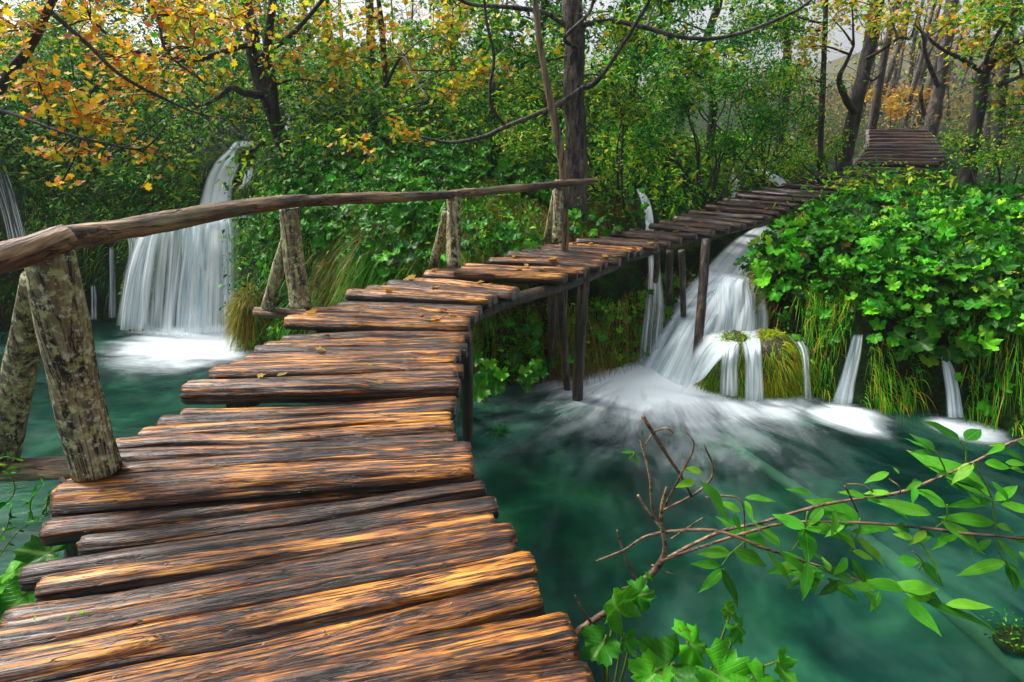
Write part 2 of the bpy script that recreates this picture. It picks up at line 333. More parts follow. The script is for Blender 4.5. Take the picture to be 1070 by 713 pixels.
# ------------------------------------------------------------------ leaf templates (x across, y along, z normal)
def ovate(w=.36, n=4, fold=.12, droop=.15):
    ys = np.linspace(0, 1, n + 1); hw = w * np.sin(np.pi * np.clip(ys, 0, 1) ** .75) * .5 / 0.5 * .5
    V = []; U = []
    for y, h in zip(ys, hw):
        h = max(h, .004)
        for s in (-1, 0, 1): V.append((s * h, y, abs(s) * fold * h * 2 - droop * y * y)); U.append((.5 + .5 * s * (h / (w * .5)) * .98, y))
    Fq = []
    for i in range(n):
        for s in (0, 1): a = i * 3 + s; Fq.append((a, a + 1, a + 4, a + 3))
    return np.array(V), np.array(Fq), np.array(U)
def fan(outline, cup=.1, wav=.05, petiole=None):
    o = np.array(outline, float); n = len(o); c = np.array((0, .35)) 
    ang = np.arctan2(o[:, 1] - c[1], o[:, 0]); rr = np.hypot(o[:, 0], o[:, 1] - c[1])
    inner = c + (o - c) * .55
    V = [(c[0], c[1], 0)] + [(x, y, cup * .25 * r * r + wav * .3 * math.sin(a * 5)) for (x, y), a, r in zip(inner, ang, rr)] + [(x, y, cup * r * r * 1.2 + wav * math.sin(a * 7 + 1)) for (x, y), a, r in zip(o, ang, rr)]
    V = np.array(V); tri = [(0, 1 + i, 1 + (i + 1) % n) for i in range(n)]; quad = [(1 + i, 1 + n + i, 1 + n + (i + 1) % n, 1 + (i + 1) % n) for i in range(n)]
    U = np.column_stack([.5 + V[:, 0] * .5, V[:, 1]])
    q = []
    for a, b, c2, d in quad: q += [(a, b, c2), (a, c2, d)]
    return V, np.array(tri + q), U
def maple_outline():
    pts = []
    for a, r in ((-90, .12), (-60, .34), (-35, .48), (-12, .36), (10, .60), (30, .42), (48, .58), (70, .46), (90, .68)):
        pts.append((r * math.cos(R(a)), .35 + r * math.sin(R(a))))
    l = [(-x, y) for x, y in pts[1:-1]][::-1]
    return pts + l
def broad_outline(seed=0, n=34):
    rd = random.Random(seed); pts = []
    for i in range(n):
        a = -math.pi / 2 + 2 * math.pi * (i + .5) / n
        dev = abs((a + math.pi / 2 + math.pi) % (2 * math.pi) - math.pi) 
        r = .52 + .06 * math.sin(a * 5 + seed) + rd.uniform(-.045, .045) + (.05 if i % 2 else -.035)
        if i in (0, n - 1): r = .16
        if i in (1, n - 2): r = .42
        pts.append((r * math.cos(a) * 1.08, .35 + r * math.sin(a)))
    return pts
TM = {'ovate': ovate(), 'narrow': ovate(.26, 5, .12, .2), 'simple': ovate(.5, 2, .2, .2), 'maple': fan(maple_outline(), .15, .05), 'elder': ovate(.33, 9, .10, .22)}
for i in range(3): TM['broad%d' % i] = fan(broad_outline(i), (.6, -.5, .3)[i], .10)
def leaves(mb, tm, pos, nrm, dr, size, col, mi=0):
    V, Fc, U = TM[tm]; pos = np.asarray(pos, float); N = len(pos)
    if N == 0: return
    nrm = nrm / (np.linalg.norm(nrm, axis=1)[:, None] + 1e-9); x = np.cross(dr, nrm); x /= np.linalg.norm(x, axis=1)[:, None] + 1e-9
    y = np.cross(nrm, x); s = np.broadcast_to(np.asarray(size, float), (N,))[:, None, None]
    W = (V[None, :, 0:1] * x[:, None] + V[None, :, 1:2] * y[:, None] + V[None, :, 2:3] * nrm[:, None]) * s + pos[:, None]
    k = len(V); Fa = (Fc[None] + (np.arange(N) * k)[:, None, None]).reshape(-1, Fc.shape[1])
    mb.add(W.reshape(-1, 3), Fa, mi, np.repeat(col, k, 0), np.tile(U, (N, 1)))
def rnd_unit(n): v = RNG.normal(size=(n, 3)); return v / np.linalg.norm(v, axis=1)[:, None]
def palette(cols, n, jit=.22):
    c = np.array([x[:3] for x in cols]); w = np.array([x[3] if len(x) > 3 else 1 for x in cols], float); w /= w.sum()
    k = RNG.choice(len(c), n, p=w); return np.clip(c[k] * np.exp(RNG.normal(0, jit, (n, 1))) * np.exp(RNG.normal(0, .08, (n, 3))), .002, .85)
GREEN = [(.022, .18, .003, 4), (.045, .28, .005, 4), (.13, .44, .008, 2.4), (.008, .08, .003, 4), (.26, .55, .010, 1.1)]
DKGREEN = [(.008, .10, .004, 4), (.018, .18, .005, 4), (.045, .30, .006, 2.5), (.10, .40, .008, 1.4)]
BRIGHT = [(.06, .36, .005, 4), (.13, .50, .008, 2.5), (.018, .19, .004, 5), (.30, .62, .015, 1.0), (.008, .09, .003, 4.5), (.32, .22, .03, .25)]
YELLOW = [(.86, .50, .012, 5), (.82, .34, .010, 3), (.68, .18, .015, 1.3), (.85, .64, .03, 3), (.36, .42, .015, 1.5), (.50, .15, .03, .7)]
YGREEN = [(.32, .50, .012, 4), (.50, .52, .012, 3), (.12, .40, .012, 3), (.70, .52, .02, 2), (.05, .26, .01, 2)]
GRASS = [(.06, .38, .008, 5), (.13, .52, .012, 4), (.02, .18, .006, 3), (.34, .40, .02, 1.5)]
BROWNGRASS = [(.24, .15, .03, 4), (.12, .09, .02, 3), (.10, .20, .02, 3), (.38, .20, .03, 2)]
def grass(mb, roots, dirs, lens, width, col, mi=0, droop=.8, seg=5):
    """blades: start along dirs then droop"""
    N = len(roots); t = np.linspace(0, 1, seg + 1); L = np.asarray(lens)[:, None]
    d = dirs / np.linalg.norm(dirs, axis=1)[:, None]
    dr = np.broadcast_to(np.asarray(droop, float), (N,))[:, None]
    P_ = roots[:, None] + d[:, None] * (L * t)[..., None]
    P_[..., 2] -= dr * L * (t ** 2)
    hor = d + np.array((0, 0, 0.)); P_[..., :2] += 0.0
    side = np.cross(d, rnd_unit(N)); side /= np.linalg.norm(side, axis=1)[:, None]
    w = (np.asarray(width)[:, None] if np.ndim(width) else width) * (1 - t[None] ** 1.5 * .92) * np.ones((N, 1))
    A = P_ - side[:, None] * w[..., None]; B = P_ + side[:, None] * w[..., None]
    V = np.stack([A, B], 2).reshape(-1, 3); k = 2 * (seg + 1)
    f = np.array([(2 * i, 2 * i + 1, 2 * i + 3, 2 * i + 2) for i in range(seg)])
    mb.add(V, (f[None] + (np.arange(N) * k)[:, None, None]).reshape(-1, 4), mi, np.repeat(col, k, 0))
# ------------------------------------------------------------------ deck stations (photo pixels of left and right log end, top height)
NEAR = [((-300, 1100), (740, 830), 0.0, .085), ((-250, 960), (700, 775), 0.0, .085), ((-180, 860), (660, 735), 0.0, .082), ((-60, 800), (618, 703), 0.0, .080), ((100, 755), (597, 655), 0.0, .085), ((-30, 742), (562, 612), 0.0, .070), ((-40, 703), (556, 585), 0.0, .066),
        ((-25, 672), (537, 566), 0.0, .052), ((3, 640), (536, 552), 0.0, .064), ((40, 611), (517, 540), 0.0, .050), ((24, 594), (518, 524), 0.0, .052), ((84, 562), (505, 507), 0.0, .048), ((47, 549), (495, 494), -.01, .062)]
TIERS = [  # front L,R  back L,R  z  n  rfront
    ((60, 507), (494, 478), (182, 428), (472, 415), .08, 7, .085),
    ((194, 403), (480, 399), (292, 350), (486, 346), .15, 8, .075),
    ((300, 332), (490, 336), (352, 315), (500, 321), .20, 5, .072),
    ((364, 301), (512, 311), (425, 290), (545, 302), .24, 4, .072),
    ((445, 283), (590, 287), (490, 275), (612, 281), .245, 4, .072),
    ((512, 268), (628, 274), (545, 261), (645, 269), .25, 3, .070),
    ((560, 257), (657, 264), (585, 253), (675, 260), .255, 3, .068)]
FAR = [((603, 250), (688, 256), .262), ((622, 246.5), (700, 252), .264), ((640, 242), (712, 248.5), .268), ((658, 239), (728, 244.5), .28), ((680, 234), (746, 241), .30), ((690, 230.5), (762, 237), .33), ((704, 226.5), (778, 234.5), .36), ((713, 223), (790, 230), .385),
       ((721, 219.5), (801, 226), .41), ((738, 214), (813, 220), .45), ((747, 210), (824, 216.5), .49), ((756, 206.5), (834, 213), .53), ((770, 202.5), (850, 208), .58), ((785, 199), (862, 204.5), .62), ((799, 195.5), (870, 201), .66), ((818, 191.5), (882, 196), .71),
       ((838, 187), (892, 190), .76), ((850, 183.5), (905, 186), .81), ((862, 180.5), (917, 182.5), .86), ((880, 178), (945, 178.5), .905), ((890, 175.5), (966, 175.5), .94), ((893, 173), (975, 172.8), .975), ((894, 170.5), (978, 170.2), 1.01)]
logs = []
for l, r, z, rad in NEAR: logs.append((P(*l, z), P(*r, z), rad, 0))
for fl, fr, bl, br, z, n, rf in TIERS:
    a, b, c, d = P(*fl, z), P(*fr, z), P(*bl, z), P(*br, z)
    for i in range(n):
        t = i / (n - 1); L = a + (c - a) * t; Rr = b + (d - b) * t
        sp = (np.linalg.norm(c - a) + np.linalg.norm(d - b)) / 2 / (n - 1)
        ax = (Rr - L) / np.linalg.norm(Rr - L)
        if i: L = L + ax * random.uniform(-.05, .05) + (0, 0, random.uniform(-.012, .006)); Rr = Rr + ax * random.uniform(-.05, .035)
        logs.append((L, Rr, rf if i == 0 else min(sp * (.47 + random.uniform(-.05, .045)), .068), 1))
for l, r, z in FAR: logs.append((P(*l, z), P(*r, z), .062, 2))
last = logs[-1]
SL0, SR0 = Q(893, 170, 12.0), Q(974, 167, 12.0)
steps = []
for k in range(11):
    t = k / 10.0; py = 168.5 - 33.5 * t; d = 13.35 + 2.4 * t; xl = 894 + 13 * min(1, t * 1.6); xr = 985 - 17 * t + 8 * math.sin(t * 3)
    if k == 0: xr = 980
    a = Q(xl, py, d + .03); b = Q(xr, py + .5, d); z = (a[2] + b[2]) / 2; a[2] = b[2] = z
    steps.append((a, b, .088, 3))
logs += steps
deck_c = np.array([(l + r) / 2 for l, r, _, _ in logs]); deck_hw = np.array([np.linalg.norm(r - l) / 2 for l, r, _, _ in logs])
# ------------------------------------------------------------------ terrain
SX = [-40, -13, -10.2, -8.8, -6.8, -5.6, -4.35, -4.0, -3.6, -2, -.5, .8, 1.6, 2.2, 2.9, 3.3, 3.6, 4.0, 4.7, 5.2, 8, 14, 40]
SY = [-8, 1.5, 6.0, 8.7, 9.1, 8.9, 8.75, 8.0, 7.5, 6.9, 6.45, 6.6, 7.0, 7.5, 7.6, 6.7, 6.2, 5.75, 5.5, 5.2, 4.3, 3.2, 0]  # far-left shore brought in: unseen bank added to block sky reflection on the pool
WZ = -1.35
def hgt(x, y):
    x = np.asarray(x, float); y = np.asarray(y, float)
    ys = np.interp(x, SX, SY) + .30 * (fbm(x * 1.7, 0 * x, 3.0, 3) - .5) * 2
    t = y - ys
    n = fbm(x * 1.1, y * 1.1, 0, 5) - .5; n2 = fbm(x * 4, y * 4, 5.0, 3) - .5
    left = WZ + 1.15 * sm(t / .45) + .64 * np.clip(t - .1, 0, None); left = np.where(left > 2.7, 2.7 + (left - 2.7) * .12, left)
    right = WZ + 1.0 * sm(t / .40) + .60 * sm((t - .1) / 1.5) + .10 * np.clip(t - 1.4, 0, None)
    right = right - .20 * sm((t - .8) / 1.0)
    w = sm((x - 2.9) / .9 - np.clip((y - 8.5) / 6, 0, 1.0) * 0.3 * np.clip(4 - x, 0, 3))
    z = left * (1 - w) + right * w
    # valley towards the misty wood beyond the steps
    z = z + (n * (.55 - .25 * sm((x - 3) / 2)) + n2 * .12) * sm(t / .8)
    z = np.minimum(z, 3.4 + .02 * y)
    bed = WZ - .05 - 1.5 * sm(-t / 1.3) + n * .15
    z = np.where(t > 0, z, np.minimum(bed, WZ - .03))
    # the deck runs clear of the ground
    lim = np.full(x.shape, 99.0)
    for i in range(len(deck_c)):
        if logs[i][3] == 0: continue
        dd = np.hypot(x - deck_c[i, 0], y - deck_c[i, 1]); cl = .42 if logs[i][3] < 3 else .22
        side = (x - deck_c[i, 0]) * (deck_c[i, 1]) - (y - deck_c[i, 1]) * deck_c[i, 0]
        lim = np.minimum(lim, deck_c[i, 2] - cl + np.clip(dd - deck_hw[i] * .95, 0, None) * np.where(side > 0, .35, 1.25))
    z = np.where(z > lim, lim, z)
    # stream bed of the main fall
    for (cx, cy, cz, cr) in ((4.0, 9.3, -.15, .5), (3.6, 8.7, -.45, .45), (3.1, 8.2, -.75, .45), (2.6, 7.8, -1.1, .45)):
        dd = np.hypot(x - cx, y - cy); z = np.minimum(z, cz + np.clip(dd - cr, 0, None) * 2.2)
    return z
def axis(segs):
    out = []
    for a, b, s in segs: out.append(np.arange(a, b, s))
    return np.concatenate(out + [[segs[-1][1]]])
gx = axis([(-60, -14, 2.0), (-14, -7.5, .3), (-7.5, 8, .085), (8, 15, .25), (15, 60, 2.0)])
gy = axis([(-6, 4, .5), (4, 11, .085), (11, 18, .2), (18, 80, 1.5)])
X, Y = np.meshgrid(gx, gy); Z = hgt(X, Y)
def grid_faces(nr, nc):
    i = np.arange(nr - 1)[:, None] * nc; j = np.arange(nc - 1)[None]
    return np.stack([i + j, i + j + 1, i + nc + j + 1, i + nc + j], -1).reshape(-1, 4)
put(mesh_np('hillside', np.stack([X, Y, Z], -1).reshape(-1, 3), [grid_faces(len(gy), len(gx))], ['mossy_soil']), kind='structure')
# material for the pool floor lies in its own sheet just above the submerged ground
bx, by = axis([(-14, 12, .3)]), axis([(-4, 10, .3)]); BX, BY = np.meshgrid(bx, by)
BZ = WZ - .80 + .5 * (fbm(BX * .8, BY * .8, 9.0, 4) - .5)
put(mesh_np('pool_floor', np.stack([BX, BY, BZ], -1).reshape(-1, 3), [grid_faces(len(by), len(bx))], ['pool_bed']), kind='structure')
def tnorm(x, y):
    e = .06; hx = (hgt(x + e, y) - hgt(x - e, y)) / (2 * e); hy = (hgt(x, y + e) - hgt(x, y - e)) / (2 * e)
    n = np.stack([-hx, -hy, np.ones_like(hx)], -1); return n / np.linalg.norm(n, axis=1)[:, None]
# ------------------------------------------------------------------ water with foam
FOAM = [(np.array((1.9, 6.95)), .75, 2.15, 1.30), (np.array((1.7, 6.4)), .2, 3.2, .52), (np.array((2.75, 6.25)), .55, 1.2, .85), (np.array((-4.65, 8.35)), 1.0, 1.9, 1.05), (np.array((3.62, 5.62)), .22, .7, .9), (np.array((4.75, 5.35)), .15, .55, .95), (np.array((.75, 6.5)), .35, .9, .55)]
wx = axis([(-40, -8, 2), (-8, 8, .07), (8, 40, 2)]); wy = axis([(-6, 0, 1), (0, 9.6, .07), (9.6, 30, 2)])
WX, WY = np.meshgrid(wx, wy); foam = np.zeros_like(WX); fv = np.stack([WX * 2.0, WY * 5.0, 0 * WX], -1)
for i, (c, r0, r1, amp) in enumerate(FOAM):
    dx, dy = WX - c[0], (WY - c[1]); dy = np.where(dy < 0, dy * .85, dy * 1.6); dd = np.hypot(dx, dy)
    v = amp * (1 - sm((dd - r0 * .35) / (r1 - r0 * .35))); foam = np.maximum(foam, v)
a = np.arctan2(WX - 2.0, -(WY - 7.3)); rr = np.hypot(WX - 2.0, WY - 7.3); wr = sm(foam * 2) * (WX > -.8)
tgt = np.stack([a * 9, rr * 1.1, 0 * a + 3], -1)
flowr = np.stack([a * 7, rr * 1.0, 0 * a], -1)
fv = np.where((WX > -.6)[..., None], flowr, fv * .6)
put(mesh_np('water', np.stack([WX, WY, np.full_like(WX, WZ)], -1).reshape(-1, 3), [grid_faces(len(wy), len(wx))], ['pool_water'],
            attrs={'foam': ('FLOAT', foam.ravel()), 'flow': ('FLOAT_VECTOR', fv.reshape(-1, 3))}), kind='structure')
# ------------------------------------------------------------------ falls
def sheet(name, secs, mat, label=None, parent=None, nu=28, bulge=.05, nv=14, group=None, cat='waterfall'):
    """secs: ((lx,ly,ld),(rx,ry,rd)) in photo pixels and metres of distance, top to bottom"""
    Ls = catmull([Q(*s[0]) for s in secs], nv); Rs = catmull([Q(*s[1]) for s in secs], nv); n = len(Ls)
    u = np.linspace(0, 1, nu + 1); V = Ls[:, None] * (1 - u)[None, :, None] + Rs[:, None] * u[None, :, None]
    b = np.sin(u * np.pi)[None] * bulge; wob = (fbm(u[None] * 7 + 0 * b + 0 * Ls[:, :1], np.linspace(0, 1.5, n)[:, None] + 0 * u[None], secs[0][0][0], 3) - .5) * bulge * 1.6
    V[..., 1] -= b + wob; V[..., 2] += b * .25
    UV = np.stack([np.broadcast_to(u[None], (n, nu + 1)), np.broadcast_to(np.linspace(0, 1, n)[:, None], (n, nu + 1))], -1)
    base = None
    if parent is None:
        base = V.reshape(-1, 3)[-1 - nu // 2].copy()
    o = mesh_np(name, V.reshape(-1, 3), [grid_faces(n, nu + 1)], [mat], parent, uv=UV.reshape(-1, 2), base=base)
    if label: put(o, label, cat, group)
    return o
FALLPTS = []
def ground_hit(px, py, d0, d1):
    r = ray(px, py); ds = np.linspace(d0, d1, 160); t = ds / r[1]; z = H + r[2] * t; g = hgt(r[0] * t, ds); k = np.nonzero(z < g)[0]
    return ds[k[0]] if len(k) else None
def snap(secs, off=.06, rad=.22):
    ns = []
    for a, b in secs:
        d = ground_hit((a[0] + b[0]) / 2, a[1], a[2] - 1.3, a[2] + 3.5); d = a[2] if d is None else d - off
        ns.append([[a[0], a[1], d], [b[0], b[1], d]])
    hs_ = np.array([q[0][2] for q in ns]); ys__ = np.array([q[0][1] for q in ns], float); lin = np.interp(ys__, [ys__[0], ys__[-1]], [max(hs_[0], hs_[-1]), hs_[-1]])
    lin -= max(0, float((lin - hs_).max())) * .8
    for q, d in zip(ns, lin): q[0][2] = q[1][2] = float(d)
    q = catmull([(Q(*a) + Q(*b)) / 2 for a, b in ns], 4)
    for c in q: FALLPTS.append((c[0], c[1], rad)); FALLPTS.append((c[0] * .97, c[1] * .97 , rad))
    return [(tuple(a), tuple(b)) for a, b in ns]
# left fall
wf = empty('waterfall', Q(190, 345, 8.45), 'wide white veil of falling water over a mossy ledge left of the boardwalk', 'waterfall')
sheet('upper_stream', snap([((244, 148, 9.75), (268, 147, 9.75)), ((237, 156, 9.6), (265, 157, 9.6)), ((225, 168, 9.5), (254, 170, 9.5)), ((215, 186, 9.3), (246, 188, 9.3)), ((208, 210, 9.1), (244, 210, 9.1)), ((200, 234, 9.0), (248, 234, 9.0))], .10, .26), 'fall_dense', parent=wf, bulge=.06)
sheet('veil', [((150, 236, 9.0), (250, 226, 9.0)), ((140, 250, 8.85), (252, 240, 8.85)), ((133, 290, 8.68), (253, 285, 8.68)), ((128, 330, 8.58), (252, 338, 8.58)), ((124, 346, 8.5), (252, 354, 8.5))], 'fall_veil', parent=wf, bulge=.22, nu=40)
sheet('veil', [((226, 226, 9.0), (252, 226, 9.0)), ((230, 250, 8.8), (252, 250, 8.8)), ((232, 352, 8.5), (252, 352, 8.5))], 'fall_mid', parent=wf, bulge=.12)
sheet('veil', [((146, 238, 9.0), (196, 229, 9.0)), ((140, 255, 8.82), (175, 246, 8.82)), ((130, 300, 8.64), (160, 300, 8.62)), ((124, 344, 8.5), (156, 344, 8.5))], 'fall_mid', parent=wf, bulge=.12)
sheet('veil', [((190, 230, 9.05), (246, 226, 9.1)), ((190, 250, 8.85), (236, 245, 8.85)), ((190, 300, 8.7), (228, 300, 8.7)), ((186, 346, 8.6), (230, 348, 8.6))], 'fall_dense', parent=wf, bulge=.16, nu=40)
sheet('side_stream', [((128, 236, 9.2), (146, 236, 9.2)), ((134, 262, 9.0), (150, 262, 9.0)), ((128, 290, 8.85), (148, 290, 8.85)), ((120, 340, 8.65), (150, 340, 8.65))], 'fall_thin', parent=wf)
sheet('side_stream', snap([((256, 176, 9.35), (266, 174, 9.35)), ((251, 200, 9.2), (264, 198, 9.2)), ((248, 228, 9.0), (264, 228, 9.0))], .1, .12), 'fall_mid', parent=wf, bulge=.02)
# main fall under the deck
wf2 = empty('waterfall', Q(690, 400, 6.6), 'broad foaming cascade pouring out from under the boardwalk beside the rounded mossy rock', 'waterfall')
sheet('upper_stream', [((782, 240, 9.3), (836, 226, 9.6)), ((762, 252, 8.9), (822, 250, 9.0)), ((742, 270, 8.5), (808, 279, 8.3)), ((722, 292, 8.1), (799, 297, 7.7)), ((700, 318, 7.75), (772, 318, 7.5))], 'fall_dense', parent=wf2, bulge=.12)
sheet('main_chute', [((738, 284, 8.2), (790, 288, 7.7)), ((712, 305, 7.8), (775, 305, 7.4)), ((690, 335, 7.5), (752, 335, 7.2)), ((668, 370, 7.25), (742, 372, 6.95)), ((646, 402, 7.0), (742, 415, 6.5))], 'fall_dense', parent=wf2, bulge=.2, nu=36)
sheet('main_chute', [((745, 288, 7.9), (790, 292, 7.5)), ((722, 312, 7.6), (775, 312, 7.3)), ((700, 345, 7.3), (752, 345, 7.0)), ((672, 385, 7.0), (745, 392, 6.7)), ((660, 408, 6.85), (750, 420, 6.4))], 'fall_mid', parent=wf2, bulge=.3, nu=36)
sheet('domed_veil', [((752, 291, 7.6), (786, 290, 7.6)), ((742, 298, 7.4), (794, 298, 7.4)), ((738, 320, 7.2), (799, 320, 7.2)), ((733, 345, 7.05), (800, 350, 7.0)), ((728, 372, 6.9), (802, 368, 6.85))], 'fall_mid', parent=wf2, bulge=.32, nu=40)
sheet('domed_veil', [((754, 293, 7.7), (786, 292, 7.7)), ((744, 302, 7.45), (792, 302, 7.45)), ((740, 345, 7.15), (796, 345, 7.15)), ((738, 380, 6.95), (798, 372, 6.95))], 'fall_dense', parent=wf2, bulge=.25)
sheet('shelf_stream', [((736, 346, 6.75), (802, 342, 6.8)), ((728, 356, 6.5), (800, 352, 6.5)), ((718, 374, 6.3), (782, 358, 6.3)), ((708, 412, 6.15), (748, 380, 6.15))], 'fall_dense', parent=wf2, bulge=.1)
sheet('spill_strand', [((772, 352, 6.55), (794, 351, 6.55)), ((776, 365, 6.08), (796, 365, 6.08)), ((777, 390, 5.98), (797, 390, 5.98)), ((776, 418, 5.94), (799, 418, 5.94))], 'fall_dense', parent=wf2, bulge=.05)
sheet('spill_strand', [((756, 356, 6.45), (776, 354, 6.45)), ((752, 375, 6.03), (772, 372, 6.03)), ((750, 412, 6.0), (772, 414, 6.0))], 'fall_mid', parent=wf2, bulge=.05)
sheet('spill_strand', [((822, 350, 6.5), (840, 350, 6.5)), ((834, 366, 6.2), (845, 366, 6.2)), ((838, 390, 6.02), (846, 390, 6.02)), ((839, 416, 5.98), (848, 418, 5.98))], 'fall_thin', parent=wf2, bulge=.03)
def strand(label, secs, mat='fall_thin', **kw):
    if not label.startswith('faint'): secs = snap(secs, .12, .16)
    return sheet('waterfall', secs, mat, label=label, bulge=.03, nu=14, **kw)
strand('narrow slanting white chute just right of the mossy rock', [((890, 349, 5.95), (903, 349, 5.95)), ((884, 372, 5.78), (900, 372, 5.78)), ((876, 400, 5.68), (894, 400, 5.68)), ((868, 421, 5.62), (892, 422, 5.62))], 'fall_dense')
strand('thin short trickle under the overhanging sedge at the far end of the bank', [((982, 370, 5.7), (988, 370, 5.7)), ((984, 388, 5.5), (998, 386, 5.5)), ((987, 412, 5.42), (1004, 410, 5.42)), ((988, 436, 5.36), (1008, 436, 5.36))], 'fall_dense')
strand('small spout running down the brown grass bank behind the middle of the boardwalk', [((664, 197, 8.7), (670, 197, 8.7)), ((669, 210, 8.5), (679, 210, 8.5)), ((673, 226, 8.4), (683, 226, 8.4)), ((674, 244, 8.3), (684, 244, 8.3))], 'fall_dense')
strand('tiny white spill among leaves behind the far planks', [((760, 182, 10.6), (768, 182, 10.6)), ((762, 194, 10.4), (775, 196, 10.4)), ((763, 207, 10.3), (775, 206, 10.3))], 'fall_dense')
strand('short slanting rapid where the far planks begin to climb', [((786, 177, 11.4), (794, 176, 11.4)), ((793, 184, 11.1), (806, 180, 11.1)), ((804, 190, 10.9), (818, 186, 10.9)), ((812, 196, 10.7), (824, 192, 10.7))], 'fall_dense')
strand('faint bluish strand hanging behind the thin supports under the boardwalk', [((676, 262, 7.9), (690, 262, 7.9)), ((676, 290, 7.6), (692, 290, 7.6)), ((672, 320, 7.4), (696, 320, 7.4)), ((668, 350, 7.2), (694, 350, 7.2)), ((662, 388, 7.1), (696, 388, 7.1))], 'fall_thin')
strand('dim streak of water falling at the very edge of the far pool', [((-14, 168, 9.9), (4, 168, 9.9)), ((-8, 195, 9.7), (14, 195, 9.7)), ((2, 225, 9.5), (22, 225, 9.5)), ((8, 255, 9.3), (30, 255, 9.3))], 'fall_strands')
strand('thin trickle down the dark bank between the big veil and the dim edge streak', [((114, 258, 9.35), (120, 258, 9.35)), ((114, 290, 9.15), (121, 290, 9.15)), ((113, 332, 8.95), (122, 332, 8.95))])
strand('shorter trickle beside the stump end of the leaning handrail post', [((95, 298, 9.3), (101, 298, 9.3)), ((95, 315, 9.15), (102, 315, 9.15)), ((94, 334, 9.0), (103, 334, 9.0))])
strand('small glint of water beside the dark double tree trunk', [((298, 118, 10.3), (303, 118, 10.3)), ((297, 135, 10.15), (304, 135, 10.15)), ((296, 158, 10.0), (303, 158, 10.0))])
# ------------------------------------------------------------------ boardwalk
deck = empty('boardwalk', (0, 2.0, 0), 'winding boardwalk of wet split logs stepping up from the water to the misty wood', 'boardwalk')
def make_log(L, Rr, rad, seed, kind):
    ln = np.linalg.norm(Rr - L); near = kind == 0 or (kind == 1 and L[1] < 3.2)
    ns, nr = (int(max(24, ln * 45)), 40) if near else (28, 20)
    x = np.linspace(-ln / 2, ln / 2, ns); th = np.linspace(0, 2 * np.pi, nr, endpoint=False)
    XX, TH = np.meshgrid(x, th, indexing='ij'); rd = random.Random(seed)
    c, s_ = np.cos(TH), np.sin(TH)
    ta = rd.uniform(-.16, .16); r = rad * (1 + ta * XX / ln)
    lob = 2 * (fbm(c * 1.3 + seed * 3.1, s_ * 1.3, XX * 1.6 + seed, 3) - .5)
    gro = 2 * (fbm(TH * 0 + c * 5 + seed, s_ * 5, XX * 2.2, 4) - .5)
    rr = r * (1 + .24 * lob + .24 * gro)
    kx = rd.uniform(-.35, .35) * ln; ka = rd.uniform(.2, 2.9); kd = np.exp(-((XX - kx) / .07) ** 2 - ((np.angle(np.exp(1j * (TH - ka)))) / .5) ** 2)
    rr = rr + rad * .22 * kd * (rd.random() < .5)
    e = np.minimum(1, (ln / 2 - np.abs(XX)) / (rad * .5)); rr = rr * (.90 + .10 * np.sqrt(np.clip(e * 2.5, 0, 1)))
    bend = rd.uniform(-.018, .018) * (1 - (2 * XX / ln) ** 2)
    Yv = rr * c * 1.03 + bend + .012 * (fbm(XX * 1.5, seed + 0 * XX, 2.0, 2) - .5) * 2
    sz = np.where(s_ > 0, .90, .75); Zv = rr * s_ * sz
    Zv = np.where(Zv > rad * .62, rad * .62 + (Zv - rad * .62) * .72, Zv) + .010 * (fbm(XX * 1.3, 9.0 + seed + 0 * XX, 1.0, 2) - .5) * 2 * 2
    V = np.stack([XX + (.02 * (fbm(c * 2 + seed, s_ * 2, XX * 0, 2) - .5) * (np.abs(XX) > ln / 2 - .03)), Yv, Zv], -1).reshape(-1, 3)
    i = np.arange(ns - 1)[:, None] * nr; j = np.arange(nr)[None]; j2 = (j + 1) % nr
    Fq = np.stack([i + j, i + j2, i + nr + j2, i + nr + j], -1).reshape(-1, 4)
    tri = []; ms = []
    for ei, off in ((0, 0), (1, (ns - 1) * nr)):
        ring = V[off:off + nr]; ce = ring.mean(0); inner = ce + (ring - ce) * .5; inner[:, 0] += (-.006, .006)[ei] + RNG.normal(0, .002, nr)
        b0 = len(V); V = np.vstack([V, inner, ce + ((-.004, .004)[ei], 0, 0)])
        for q in range(nr):
            q2 = (q + 1) % nr
            f = [(off + q, b0 + q, b0 + q2), (off + q, b0 + q2, off + q2), (b0 + q, b0 + nr, b0 + q2)]
            if ei: f = [t[::-1] for t in f]
            tri += f
    F3 = np.array(tri); wet = kind < 2
    sub = .9 * rad * .8
    o = mesh_np('log', V, [Fq, F3], ['wet_wood' if kind < 2 else 'dark_wood', 'end_grain'], deck, matidx=np.concatenate([np.zeros(len(Fq)), np.ones(len(F3))]), local=True)
    d = (Rr - L) / ln; yaxis = np.cross((0, 0, 1.), d); yaxis /= np.linalg.norm(yaxis); za = np.cross(d, yaxis)
    M = Matrix(((d[0], yaxis[0], za[0], 0), (d[1], yaxis[1], za[1], 0), (d[2], yaxis[2], za[2], 0), (0, 0, 0, 1)))
    c0 = (L + Rr) / 2 - BASE[deck.name]; o.rotation_euler = M.to_euler(); o.location = (c0[0], c0[1], c0[2] - rad * .72)
    return o
LOGOBJ = [make_log(L, Rr, rad, i + 1, kind) for i, (L, Rr, rad, kind) in enumerate(logs)]
